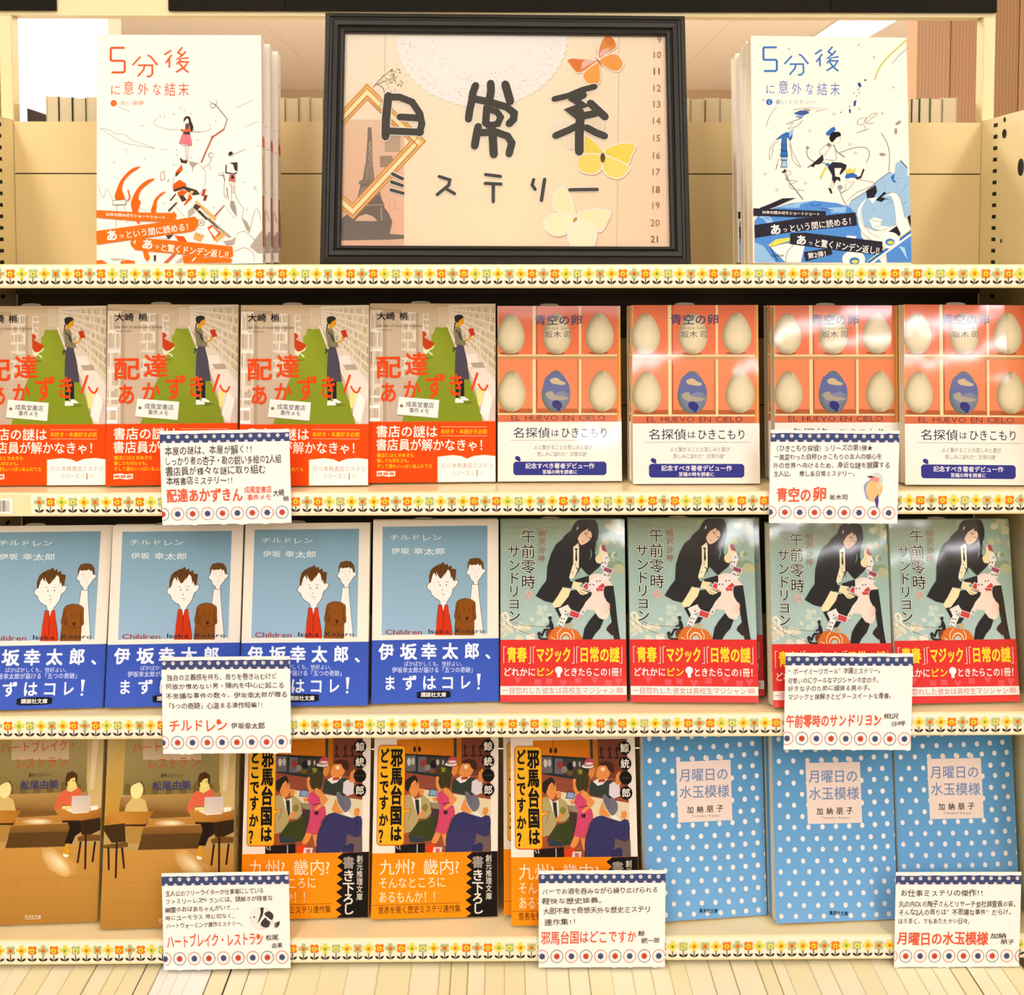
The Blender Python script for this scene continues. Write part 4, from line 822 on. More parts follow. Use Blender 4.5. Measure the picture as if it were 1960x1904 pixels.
def art_blue5():
    c = Art([(1437, 68), (1735, 73), (1744, 510), (1441, 507)], 129, 190); c.fill('#f6efdf', '#f7f0e2')
    c.crop(1380+128/3.967, 40+4/3.967, 3.967)
    O = '#4b7fc0'
    c.crop(1380, 40, 3.967)
    # same lettering as its red companion
    c.o = (1380+136/3.967-4, 41, 3.967*1.03); title5(c, O, O); c.crop(1380, 40, 3.967)
    for ch, x0, y0, x1, y1 in (('に', 335, 478, 415, 562), ('意', 432, 452, 515, 562), ('外', 535, 472, 615, 565), ('な', 640, 468, 705, 570), ('結', 728, 468, 810, 575), ('末', 828, 468, 905, 575)): c.text(ch, x0, y0, x1, y1, '#6c83bf', .002)
    c.ell(366, 619, 24, 24, '#2f75b8'); c.text('2', 358, 606, 375, 632, '#e9f0f4', lat=True); c.text('青い', 410, 600, 500, 640, '#8fa0c4'); c.text('ミステリー', 505, 600, 715, 640, '#b5a89c')
    G = '#8a7866'
    c.line([(1165, 450), (1230, 320), (1405, 150)], 12, '#cfc67c', sm=True, taper=False); c.line([(1300, 330), (1350, 270), (1410, 215)], 4, G, sm=True)
    for x, y in ((515, 215), (1045, 185), (1160, 282), (320, 602), (1310, 512), (1225, 710)): c.line([(x-8, y-8), (x+8, y+8)], 3, G); c.line([(x-8, y+8), (x+8, y-8)], 3, G)
    c.poly([(1035, 480), (1055, 470), (1068, 500), (1050, 512)], '#3a5d9c'); c.poly([(1008, 615), (1028, 606), (1022, 650), (1006, 655)], '#3a5d9c'); c.ell(1095, 455, 8, 8, '#5b5148'); c.ell(978, 690, 8, 18, '#57668c')
    for x, y in ((1045, 525), (1008, 555), (1050, 550), (1030, 575), (975, 655), (1050, 675), (910, 700)): c.ell(x, y, 5, 5, '#6f675c', n=7)
    c.crop(1400, 180, 5.444)
    Ln = lambda p, w_=4.4, col=G, sm=True: c.line(p, w_, col, sm=sm)
    Lb, B, Mb, N = '#a3c4dc', '#3d78b8', '#5c96d4', '#35323c'
    Ln([(470, 140), (400, 230), (358, 350)]); Ln([(1560, 415), (1620, 520), (1645, 640), (1640, 810)], 6); Ln([(790, 570), (790, 650), (850, 710), (980, 730)], 7); c.ell(792, 568, 16, 16, '#9992a4'); Ln([(1130, 620), (1280, 570), (1400, 570), (1440, 640), (1400, 730)], 6)
    # bone dragon
    c.poly([(640, 165), (800, 145), (1000, 165), (880, 185), (850, 240), (820, 200), (700, 175)], '#f4ecdc'); c.line([(640, 170), (800, 147), (1000, 163), (880, 186)], 5, G); c.poly([(650, 205), (720, 175), (790, 180), (810, 205), (740, 230), (660, 215)], '#4a66a4'); c.poly([(740, 160), (830, 165), (810, 190), (760, 178)], '#a89a8a')
    c.poly([(660, 235), (760, 225), (720, 265)], '#8ea8d8'); c.line([(740, 250), (700, 270), (640, 290), (560, 320), (640, 310), (590, 370), (690, 340), (740, 280)], 5, '#6d6257')
    c.poly([(450, 490), (520, 430), (570, 405), (640, 405), (630, 470), (610, 500), (590, 465), (530, 465)], B); c.poly([(600, 400), (650, 360), (640, 420), (600, 460)], Lb)
    for y, h, w0, w1, col in ((470, 75, 28, 32, B), (540, 60, 30, 34, B), (600, 60, 34, 42, B), (660, 40, 30, 36, Lb), (700, 75, 26, 36, Lb)): c.poly([(552-w0, y), (552+w0-4, y), (545+w1, y+h), (545-w1, y+h)], '#2c3e5c'); c.poly([(552-w0+5, y+5), (552+w0-8, y+5), (545+w1-5, y+h-5), (545-w1+5, y+h-5)], col)
    for p in (((450, 500), (395, 600), (400, 690), (430, 600), (440, 540), (490, 500)), ((610, 500), (640, 620), (720, 770), (640, 700), (620, 600), (600, 520)), ((490, 680), (460, 800), (480, 740)), ((560, 800), (620, 830), (560, 900), (680, 920), (600, 960), (640, 1000), (760, 1020)), ((540, 820), (580, 900), (640, 980), (740, 1110))): Ln(list(p), 4)
    c.line([(550, 790), (600, 930), (660, 1000), (745, 1110)], 10, '#8f90a8'); c.poly([(515, 830), (560, 790), (570, 825)], N)
    for x, y in ((350, 842), (770, 940), (470, 1010), (815, 390), (1235, 530), (1290, 625), (1065, 218)): Ln([(x-14, y), (x, y-14), (x+14, y), (x, y+14), (x-14, y)], 3, G, False)
    # boy
    c.poly([(985, 410), (1040, 360), (1072, 348), (1085, 380), (1060, 410), (1020, 440), (985, 435)], B); c.poly([(1020, 460), (1050, 410), (1120, 405), (1140, 440), (1110, 465), (1090, 470), (1050, 510), (1025, 490)], '#26221f', sm=True); c.poly([(1085, 470), (1125, 450), (1135, 490), (1100, 520), (1065, 515)], '#f8efe0'); Ln([(1130, 455), (1132, 490), (1100, 522)], 3)
    c.poly([(985, 540), (1010, 515), (1040, 540), (1020, 560)], '#8d8474'); Ln([(980, 540), (915, 610), (960, 650), (1000, 600), (1060, 540), (1090, 640), (1080, 700), (980, 690)], 4); c.line([(1070, 540), (1090, 600), (1180, 670)], 6, N, sm=True)
    c.poly([(775, 785), (850, 730), (950, 640), (960, 700), (920, 740), (870, 745), (855, 775), (830, 760)], N); c.poly([(1000, 770), (1050, 720), (1140, 725), (1200, 750), (1190, 790), (1140, 850), (1125, 840), (1150, 780), (1070, 780), (1080, 870), (1130, 880), (1135, 925), (1100, 900), (1070, 945), (1045, 900), (1050, 860)], N); c.poly([(975, 765), (990, 780), (930, 900), (918, 880)], '#d9cf5c'); c.poly([(975, 735), (1015, 730), (1020, 755), (985, 760)], B)
    Ln([(1050, 930), (1020, 1000)], 4); Ln([(1075, 940), (1040, 1000)], 4); c.poly([(1005, 990), (1035, 1000), (1052, 1045), (1035, 1052)], '#35302c')
    # waves, rocks
    c.poly([(1180, 1240), (1240, 1130), (1400, 1030), (1520, 920), (1650, 820), (1700, 850), (1710, 740), (1760, 705), (1830, 780), (1830, 860), (1860, 870), (1900, 1100), (1900, 1250), (1700, 1380), (1500, 1440), (1250, 1330)], Lb)
    c.line([(1240, 1130), (1400, 1030), (1520, 920), (1650, 820)], 5, N); c.poly([(1655, 880), (1700, 840), (1690, 900), (1720, 940), (1680, 930)], B); c.line([(1760, 705), (1830, 785)], 9, N)
    for p in (((1830, 940), (1780, 1030)), ((1700, 880), (1760, 900)), ((1600, 950), (1600, 990)), ((1830, 1130), (1760, 1190)), ((1480, 1350), (1540, 1330)), ((1580, 1180), (1680, 1130)), ((1460, 1210), (1500, 1230))): c.line(p, 4, '#6b93b4')
    c.poly([(1180, 880), (1200, 835), (1260, 830), (1310, 860), (1300, 890), (1250, 880), (1200, 900)], '#3f72b8'); c.poly([(1185, 790), (1210, 810), (1235, 770), (1250, 810), (1300, 780), (1280, 830), (1200, 845)], '#dfce52'); c.poly([(1190, 895), (1280, 885), (1290, 920), (1230, 935)], '#f8efe0'); c.poly([(1290, 880), (1340, 870), (1370, 790), (1385, 800), (1350, 890), (1300, 900)], '#3b3439')
    Ln([(1190, 940), (1180, 1020), (1140, 1040), (1220, 1000), (1280, 920)], 4); Ln([(1120, 980), (1150, 1090), (1240, 1240)], 6); c.ell(1130, 985, 30, 26, '#b8afa8'); c.ell(1130, 985, 18, 16, '#8d92b4'); Ln([(1200, 1130), (1300, 1040), (1400, 1000), (1490, 940), (1300, 900)], 4)
    c.poly([(1400, 1030), (1500, 960), (1515, 1030), (1480, 1100), (1410, 1100)], '#2f2c34'); c.poly([(1500, 1120), (1590, 1030), (1610, 1050), (1560, 1090), (1670, 1120), (1600, 1110), (1560, 1140)], '#2f2c34'); c.poly([(1430, 1100), (1520, 1090), (1470, 1160)], '#f4efe6')
    c.poly([(290, 1200), (380, 1165), (530, 1100), (670, 1095), (560, 1140), (450, 1190), (330, 1230)], N)
    c.poly([(450, 1200), (620, 1150), (860, 1125), (1100, 1150), (1240, 1200), (1330, 1330), (1350, 1500), (1560, 1770), (240, 1770), (240, 1330), (300, 1260)], Mb)
    c.poly([(480, 1195), (700, 1140), (860, 1128), (720, 1160), (700, 1200)], '#9cc4e4'); c.poly([(1000, 1200), (1200, 1190), (1180, 1250), (1040, 1250)], '#9cc4e4'); c.line([(820, 1150), (860, 1180), (930, 1160)], 7, '#30507c', sm=True); c.line([(920, 1200), (1060, 1230)], 7, '#30507c')
    c.poly([(240, 1560), (330, 1600), (460, 1770), (240, 1770)], '#9cc4e4'); c.poly([(300, 1290), (420, 1330), (360, 1350)], '#9cc4e4'); c.line([(290, 1300), (370, 1290), (420, 1340), (360, 1350)], 16, '#a8cdea', sm=True)
    c.poly([(380, 1590), (460, 1530), (600, 1510), (620, 1540), (400, 1610)], '#e2da64'); c.poly([(400, 1610), (620, 1560), (760, 1600), (720, 1770), (560, 1770)], '#f6f2ea'); c.line([(400, 1610), (560, 1570), (640, 1590), (580, 1660), (560, 1770)], 6, '#7a6a58', sm=True); c.line([(400, 1612), (480, 1760)], 8, N)
    c.poly([(1310, 1260), (1340, 1170), (1400, 1110), (1350, 1230), (1400, 1420), (1550, 1520), (1500, 1560), (1350, 1440)], '#f8f1e6', sm=True); c.line([(1345, 1200), (1350, 1340), (1450, 1470), (1580, 1530)], 4, G, sm=True)
    c.poly([(1600, 1080), (1680, 1040), (1740, 1080), (1780, 1200), (1830, 1400), (1900, 1440), (1780, 1500), (1720, 1400), (1700, 1200), (1660, 1080)], '#f9f2e8', sm=True); c.line([(1600, 1060), (1680, 1040), (1750, 1090), (1800, 1300)], 4, G, sm=True)
    c.poly([(1620, 1460), (1720, 1390), (1760, 1470), (1740, 1500)], '#2b282f'); c.poly([(1830, 1300), (1900, 1240), (1900, 1400), (1860, 1400)], '#2b282f'); c.poly([(1620, 1770), (1610, 1620), (1750, 1520), (1900, 1440), (1900, 1770)], Mb); c.poly([(1740, 1600), (1830, 1740), (1800, 1620)], '#b8d6ee')
    c.line([(1420, 1760), (1900, 1400)], 12, '#e6e08c'); c.line([(1430, 1772), (1900, 1424)], 26, '#3f78bc'); c.line([(1440, 1790), (1900, 1455)], 20, '#f8f2e6')
    for x, y, r in ((1640, 1540, 110), (1270, 1740, 120)): c.ell(x, y, r, r*.8, '#f9f2e8'); c.ell(x+8, y+20, r*.45, r*.34, '#4b87c4'); c.ell(x+14, y+25, r*.3, r*.16, '#e0d45c')
    c.poly([(1430, 1330), (1480, 1300), (1560, 1320), (1560, 1390), (1640, 1400), (1560, 1440), (1470, 1410)], '#f8f2e8'); c.line([(1450, 1330), (1550, 1350), (1560, 1390), (1480, 1400)], 4, G)
    c.poly([(1200, 1490), (1300, 1500), (1280, 1560), (1180, 1540)], '#e9eff2')
    for x0, y0, a_ in ((1320, 270, 1),): Ln([(1305, 320), (1330, 270), (1400, 260), (1360, 330), (1305, 320)], 4); Ln([(1380, 290), (1460, 220), (1520, 215), (1400, 310), (1480, 310)], 4); Ln([(1370, 330), (1390, 380), (1300, 415), (1440, 370)], 4)
    for x, y, r in ((1735, 310, .4), (1710, 398, -.6), (1570, 640, 1.1)): c.ell(x, y, 34, 14, '#a59a90', rot=r-1, n=8)
    # slanted black slips
    Wt = '#f4efe6'
    c.poly([(225, 1203), (980, 1235), (980, 1290), (700, 1300), (225, 1282)], N); c.poly([(235, 1380), (700, 1310), (1290, 1248), (1305, 1385), (640, 1450), (240, 1517)], N); c.poly([(610, 1465), (760, 1460), (1570, 1555), (1570, 1660), (1500, 1690), (1130, 1650), (605, 1580)], N); c.poly([(748, 1665), (1035, 1620), (1048, 1688), (770, 1762)], N)
    c.text('30本の読み切りショートショート', 315, 1225, 922, 1262, Wt, .014, rot=2.2)
    c.text('あ', 390, 1372, 510, 1490, Wt, .03, rot=-5); c.text('っ', 522, 1400, 580, 1460, Wt, .01, rot=-7); c.text('という間に読める！', 588, 1375, 1290, 1462, Wt, .008, rot=-7)
    c.text('あ', 672, 1478, 785, 1588, Wt, .03, rot=4); c.text('っ', 795, 1535, 850, 1590, Wt, .01, rot=6); c.text('と驚くドンデン返し‼', 862, 1520, 1548, 1608, Wt, .012, rot=7.5)
    c.text('第2弾！', 785, 1672, 1020, 1740, Wt, .012, rot=-8); c.text('Gakken', 400, 1680, 545, 1712, '#4b4a50', lat=True)
    return c, None, None
# ------------------------------------------------------------------ poster in the frame
def art_poster():
    c = Art([(658.5, 57), (1275.7, 66), (1286.3, 478.7), (651, 477.5)], 276, 187)
    c.crop(600, 0, 2.649); R = random.Random(3)
    c.fill('#faecd2', '#f8e2bc')
    c.poly([(130, 150), (975, 150), (975, 1280), (130, 1280)], None, ['#f8ead2', '#fbefd2', '#fbe9c0', '#f9e2be']); c.poly([(975, 150), (1840, 150), (1840, 1280), (975, 1280)], None, ['#fbefd2', '#f9e4c4', '#f7d6b0', '#fbe9c0'])
    for i in range(260): c.ell(R.uniform(160, 1800), R.uniform(170, 1260), 2, 2, '#ecd0a4', n=5, up=False)
    c.up()
    c.line([(1557, 170), (1553, 900), (1550, 1265)], 3, '#d6b190'); c.line([(362, 160), (358, 360)], 3, '#c9b08e')
    # lace doily
    P = []
    for i in range(61):
        a = pi*i/60; rr = 1+.012*cos(i*pi)
        P.append((845+440*rr*cos(a)+10, 165+370*rr*sin(a)))
    c.poly([(x+4, y+7) for x, y in P], '#ecdab8'); c.poly(P, '#f9f3e8'); c.poly([(845+335*cos(pi*i/30)+10, 165+270*sin(pi*i/30)) for i in range(31)], '#f9f3e8')
    for i in range(420):
        a = R.uniform(.05, pi-.05); r = R.uniform(.78, .97) if i % 3 else R.uniform(.55, .8)
        c.ell(855+430*r*cos(a), 168+358*r*sin(a), R.uniform(1.5, 4.5), R.uniform(1, 2.6), R.choice(['#d9c8ac', '#cbb997', '#e2d2b8']), rot=a+R.uniform(-1, 1), n=6, up=False)
    c.up()
    # tower engraving, gilt frame corner
    c.poly([(145, 600), (460, 600), (460, 1265), (130, 1265)], None, ['#eacdaa', '#eecba8', '#eebd9c', '#e9b795'])
    c.poly([(150, 1230), (460, 1240), (460, 1265), (135, 1265)], '#efc09a')
    T = '#8a7a68'
    c.rect(360, 680, 440, 770, '#c6ab90'); c.rect(335, 790, 400, 850, '#a89078')
    c.poly([(272, 640), (290, 640), (294, 700), (298, 830), (308, 920), (330, 925), (330, 940), (225, 940), (228, 922), (245, 915), (262, 820), (270, 700)], T)
    for i in range(46):
        y = 715+i*4.4; wd = 4+i*.62
        for k in range(3): c.ell(284+R.uniform(-wd, wd)*.8, y, 2.4, 1.8, '#d6bb9c', n=5, up=False)
    c.up()
    c.poly([(235, 940), (325, 940), (345, 1020), (358, 1045), (358, 1060), (380, 1090), (400, 1135), (390, 1180), (385, 1200), (460, 1205), (460, 1225), (385, 1230), (135, 1235), (135, 1120), (175, 1090), (210, 1050)], '#77685a')
    c.poly([(205, 1132), (225, 1108), (265, 1095), (300, 1108), (322, 1132)], '#e9bf9f'); c.poly([(240, 950), (320, 950), (335, 1000), (225, 1000)], '#a08a74')
    c.line([(340, 1060), (345, 1130)], 4, '#c9ad92'); c.line([(228, 1052), (355, 1046)], 4, '#c9ad92'); c.poly([(135, 1130), (400, 1135), (385, 1200), (140, 1225)], '#74675a')
    c.line([(385, 1065), (388, 1020), (400, 1015), (412, 1022), (410, 1065), (455, 1065)], 2.5, '#d99a80')
    def gilt(p, wd):
        c.line(p, wd, '#c8843c'); c.line(p, wd*.86, '#f0bd6a'); c.line([(x, y+wd*.08) for x, y in p], wd*.5, '#fbe09a'); c.line([(x, y+wd*.02) for x, y in p], wd*.16, '#fdf0c4'); c.line([(x, y+wd*.36) for x, y in p], wd*.1, '#c88446'); c.line([(x, y-wd*.3) for x, y in p], wd*.07, '#d08a50')
    gilt([(120, 615), (268, 455), (530, 715), (195, 1082), (100, 995)], 62)
    for i in range(22): c.ell(292+i*5.4, 515+i*5.6, 2.5, 2.5, '#b87838', n=6, up=False)
    c.up()
    # sprig
    for p in (((298, 432), (345, 380), (400, 335)), ((310, 420), (370, 395), (420, 380)), ((320, 415), (350, 435), (358, 465))): c.line(p, 3.5, '#6c5a34', sm=True)
    for i in range(80): c.ell(R.gauss(405, 26), R.gauss(382, 26), R.uniform(3, 6), R.uniform(2, 4), R.choice(['#a3a165', '#c8c28a', '#e4dcae', '#8b8a4c', '#d9d09c']), rot=R.random()*3, n=6, up=False)
    for i in range(16): c.ell(R.gauss(345, 8), R.gauss(510, 16), 5, 3.5, R.choice(['#c8c28a', '#e4dcae', '#a3a165']), rot=R.random()*3, n=6, up=False)
    c.up()
    # butterflies
    def wing(pts, col, rim='#f8efe2', o=7, cols=None):
        cx = sum(p[0] for p in pts)/len(pts); cy = sum(p[1] for p in pts)/len(pts)
        c.poly([(cx+(x-cx)*1.13+3, cy+(y-cy)*1.13+5) for x, y in pts], '#d9b088', sm=True)
        c.poly([(cx+(x-cx)*1.13, cy+(y-cy)*1.13) for x, y in pts], rim, sm=True); c.poly(pts, col, sm=True)
    def mapc(pts, x0, y0, k): return [((x0+x/k)*2.649-600*2.649, (y0+y/k)*2.649) for x, y in pts]
    M1 = lambda pts: mapc(pts, 960, 20, 5.297); M2 = lambda pts: mapc(pts, 960, 250, 5.297)
    wing(M1([(1005, 460), (1010, 350), (1060, 240), (1120, 235), (1165, 290), (1170, 350), (1100, 400)]), '#e9963f'); wing(M1([(980, 490), (700, 470), (710, 530), (790, 610), (900, 560)]), '#e98f3a')
    wing(M1([(1010, 490), (1100, 430), (1190, 430), (1245, 520), (1190, 595), (1080, 560)]), '#f2a948'); wing(M1([(990, 510), (850, 620), (870, 700), (950, 740), (1010, 700), (1010, 590)]), '#f3ae49')
    for q_ in ([(1010, 450), (1030, 380), (1110, 360), (1090, 400)], [(960, 490), (860, 480), (810, 575), (880, 540)]): c.poly(M1(q_), '#ecc4b4', sm=True)
    for q_ in ([(1060, 260), (1120, 240), (1160, 300), (1100, 330)], [(705, 480), (780, 470), (830, 540), (780, 590)]): c.poly(M1(q_), '#e2822c', sm=True)
    c.line(M1([(960, 450), (1000, 495), (1040, 560)]), 9, '#a5722c', taper=2); c.line(M1([(975, 350), (985, 430)]), 3, '#c9b8a4')
    wing(M1([(750, 1120), (530, 1115), (530, 1180), (600, 1250), (740, 1210)]), '#f6e7cc'); wing(M1([(850, 1150), (1000, 1080), (1050, 1140), (1030, 1210), (900, 1200)]), '#f3e0bc'); wing(M1([(900, 960), (950, 910), (1010, 960), (1040, 1020), (960, 1010)]), '#f5e8d4')
    wing(M2([(640, 70), (750, 60), (760, 160), (690, 170)]), '#f5e3c4')
    wing(M2([(850, 60), (900, 70), (1000, 160), (1040, 230), (940, 250), (840, 210)]), '#f4dc55'); wing(M2([(1060, 220), (1150, 160), (1280, 130), (1370, 160), (1330, 260), (1290, 340), (1150, 300)]), '#f6de58')
    wing(M2([(1030, 260), (850, 250), (795, 300), (800, 380), (850, 430), (960, 440), (1030, 380)]), '#f6e070'); wing(M2([(1070, 270), (1200, 310), (1300, 370), (1290, 430), (1200, 490), (1100, 460), (1050, 380)]), '#f7e479')
    c.ell(*M2([(1045, 280)])[0], 13, 27, '#7a5216', n=10); c.ell(*M2([(1045, 270)])[0], 6, 14, '#3a240a', n=8)
    wing(M2([(620, 600), (680, 620), (740, 740), (760, 870), (700, 880), (560, 820), (545, 700)]), '#f8f0bf'); wing(M2([(780, 900), (850, 840), (1000, 820), (1110, 850), (1080, 950), (1010, 1040), (850, 960)]), '#f9efbd')
    wing(M2([(740, 900), (560, 870), (460, 930), (460, 1010), (560, 1085), (680, 1050)]), '#f9f3c6'); wing(M2([(760, 950), (900, 980), (975, 1070), (950, 1190), (880, 1260), (770, 1240), (700, 1100)]), '#faf4cc')
    c.ell(*M2([(765, 925)])[0], 9, 16, '#c99a4a', n=8, rot=.6)
    # numbers down the side
    for n_, y in zip(range(9, 22), (190, 267, 353, 440, 523, 610, 700, 790, 876, 967, 1050, 1140, 1225)):
        x = 1746-(y-260)*.005; t = str(n_)
        bold = .014 if n_ in (11, 21, 18) else 0
        c.text(t, x-34, y-18, x+26, y+18, '#a8713a' if n_ not in (11, 21) else '#8f5a28', bold, lat=True, nat=True)
    # brush lettering with a pale rim, each stroke measured
    K = '#3a372c'
    sk = {
     'ni': ([(378, 480), (368, 600), (358, 690)], 36), 'ni2': ([(375, 478), (440, 480), (505, 505), (545, 570), (552, 625), (540, 672)], 38), 'ni3': ([(437, 587), (520, 592)], 32), 'ni4': ([(365, 660), (540, 668)], 34),
    }
    S = [([(378, 478), (366, 600), (364, 690)], 38), ([(372, 484), (435, 484), (500, 510), (540, 570), (551, 625), (538, 672)], 32), ([(437, 588), (540, 594)], 32), ([(364, 660), (545, 668)], 32),
         ([(826, 425), (812, 465), (808, 500), (795, 560), (790, 600)], 34), ([(903, 415), (905, 455), (896, 505)], 36), ([(978, 420), (1003, 508)], 38),
         ([(806, 492), (900, 512), (985, 538), (1024, 570), (1020, 602), (998, 625)], 34), ([(884, 540), (878, 620), (905, 640)], 34), ([(880, 545), (935, 562), (955, 590), (940, 625), (895, 635)], 30),
         ([(840, 640), (832, 680), (822, 740)], 36), ([(835, 672), (930, 668), (990, 690), (1012, 725), (998, 782)], 34), ([(908, 640), (915, 700), (920, 785)], 38),
         ([(1228, 497), (1300, 480), (1370, 450), (1434, 433)], 27), ([(1376, 476), (1330, 502), (1372, 530), (1310, 556), (1352, 590), (1440, 572)], 34), ([(1412, 520), (1486, 590)], 36),
         ([(1362, 570), (1356, 680), (1356, 770)], 40), ([(1235, 688), (1300, 660), (1350, 634)], 32), ([(1392, 646), (1440, 672), (1485, 690)], 33)]
    S2 = [([(400, 886), (452, 912)], 15), ([(395, 928), (452, 948)], 15), ([(392, 970), (455, 988)], 15), ([(640, 900), (695, 918), (690, 945), (630, 995)], 15), ([(672, 962), (720, 990)], 15),
          ([(878, 890), (955, 900)], 15), ([(876, 936), (958, 940)], 15), ([(918, 940), (918, 1032)], 16), ([(1124, 916), (1117, 945), (1132, 968)], 15), ([(1180, 915), (1164, 1025)], 16), ([(1308, 970), (1448, 968)], 16)]
    S = [(p_, w_*1.14) for p_, w_ in S]+[(p_, w_*1.15) for p_, w_ in S2]
    for p, wd in S:
        q_ = [(p[0][0]-(p[1][0]-p[0][0])*.0, p[0][1])]+list(p[1:])
        c.line(p, wd+9, '#fbf2dc', up=False); c.z += .003
        for e in (p[0], p[-1]): c.ell(e[0], e[1], (wd+9)/2, (wd+9)/2, '#fbf2dc', n=8, up=False); c.z += .003
    for p, wd in S:
        c.line(p, wd, K, up=False); c.z += .003
        for e in (p[0], p[-1]): c.ell(e[0], e[1], wd/2, wd/2, K, n=7, up=False); c.z += .003
    return c

# ------------------------------------------------------------------ handwritten cards
def card_art(quad, crop, lines, title, names, u0, first, extra=None, slope=0, dots=()):
    c = Art(quad, 103, 75.5, seed=int(quad[0][0]))
    c.crop(*crop); c.fill('#fbf4ea', '#fdf6ee')
    sv = c.h, c.o
    W, H = c.W, c.H
    def L(u, v): return (u*W, v*H)
    def lp(pts, col): c.raw([L(*p) for p in pts], [lin(col)]*len(pts))
    R = random.Random(int(quad[0][1]))
    top = [(i/24, .034+R.uniform(-.004, .004)) for i in range(25)]
    lp(top+[(1, .128), (0, .128)], '#45547e'); c.up()
    def flower(u, v, r, col, ctr):
        lp([(u+r*(1+.18*cos(6*a))*cos(a), v+r*1.36*(1+.18*cos(6*a))*sin(a)) for a in [2*pi*i/18 for i in range(18)]], col); c.up(.003)
        lp([(u+r*.3*cos(a), v+r*.4*sin(a)) for a in [2*pi*i/6 for i in range(6)]], ctr); c.up(.003)
    for i in range(15): flower(.02+u0*.4+i*.0702, .064, .0145, '#e9dcd8', '#8d8498')
    for i in range(-1, 15):
        u = .055+u0*.4+i*.0702
        if u > .99 or u < .01: continue
        lp([(u+.0145*(1+.18*cos(6*a))*cos(a), min(.128, .124+.0145*1.36*(1+.18*cos(6*a))*sin(a))) for a in [2*pi*i/18 for i in range(18)]], '#e9d6d2')
        c.up(.003)
    RED, NAVY, SAL, GRY = '#cf4a2c', '#485078', '#e2876c', '#7f7f92'
    for i in range(-1, 10):
        u = u0+i*.1155; v = .885; red = (i % 2 == 0) == (first == 'r')
        if u < -.045 or u > 1.04: continue
        for k in range(22):
            a = 2*pi*k/22; x = u+.0478*cos(a); y = v+.0478*1.364*sin(a)
            if .004 < x < .996: lp([(x+.0056*cos(b), y+.0056*1.36*sin(b)) for b in [2*pi*j/6 for j in range(6)]], GRY if red else SAL)
        st = [(u+(.029 if j % 2 == 0 else .018)*cos(pi*j/8), v+(.029 if j % 2 == 0 else .018)*1.36*sin(pi*j/8)) for j in range(16)]
        lp(st, RED if red else NAVY); c.up(.003)
        if 0 < u < 1: lp([(u+.006*cos(b), v+.008*sin(b)) for b in [2*pi*j/6 for j in range(6)]], '#9a5a4c' if red else '#6b6f8c'); c.up(.003)
    ink = '#3e3424'
    for (t, x0, y0, x1, y1) in lines: c.text(t, x0, y0+slope*0, x1, y1, ink, .007, jit=.9, slope=slope*(x1-x0))
    for (t, x0, y0, x1, y1, *k) in title: c.text(t, x0, y0, x1, y1, '#e8653a', (k[0] if k else .012)+.012, jit=.45, slope=slope*(x1-x0))
    for (t, x0, y0, x1, y1) in names: c.text(t, x0, y0, x1, y1, ink, .01, jit=.6, slope=slope*(x1-x0))
    for (x, y, r, col) in dots: c.ell(x, y, r, r*1.3, col)
    if extra: extra(c)
    return c
def bird(c):
    c.poly([(1370, 850), (1440, 790), (1500, 820), (1540, 1000), (1480, 1085), (1400, 1030), (1365, 920)], '#9aa6c8', sm=True)
    c.poly([(1400, 870), (1450, 800), (1560, 830), (1620, 880), (1600, 980), (1540, 1060), (1480, 1090), (1430, 1040), (1395, 950)], '#f0c48a', sm=True)
    c.poly([(1510, 1060), (1560, 980), (1570, 1080), (1558, 1180), (1535, 1150)], '#564f9c')
    c.poly([(1440, 760), (1480, 705), (1550, 685), (1610, 730), (1620, 830), (1560, 860), (1520, 800)], '#d6dcd2', sm=True); c.poly([(1440, 770), (1500, 750), (1570, 760), (1560, 820), (1510, 810)], '#ee9b92', sm=True)
    c.poly([(1395, 742), (1450, 728), (1520, 750), (1450, 756)], '#2f2a24'); c.ell(1572, 870, 30, 60, '#e7cfa4', rot=.2); c.line([(1390, 1020), (1410, 1050)], 5, '#777')
def fish(c):
    c.ell(1470, 700, 165, 158, '#e7ddd2', n=24); c.ell(1460, 700, 150, 145, '#f3ebe2', n=24)
    c.poly([(1455, 548), (1505, 552), (1490, 650), (1445, 730), (1405, 775), (1440, 690), (1460, 620)], '#37322e'); c.poly([(1520, 620), (1580, 600), (1635, 650), (1615, 720), (1560, 690), (1515, 650)], '#4b4540', sm=True)
    c.poly([(1455, 770), (1520, 690), (1550, 720), (1590, 750), (1560, 820), (1490, 820)], '#4b4540', sm=True); c.poly([(1650, 760), (1725, 735), (1715, 790), (1680, 835), (1645, 820)], '#8d867e'); c.poly([(1680, 760), (1725, 740), (1700, 820), (1670, 800)], '#4b4540')
    c.ell(1368, 682, 12, 12, '#37322e'); c.poly([(1300, 700), (1320, 680), (1325, 700)], '#8a8076')
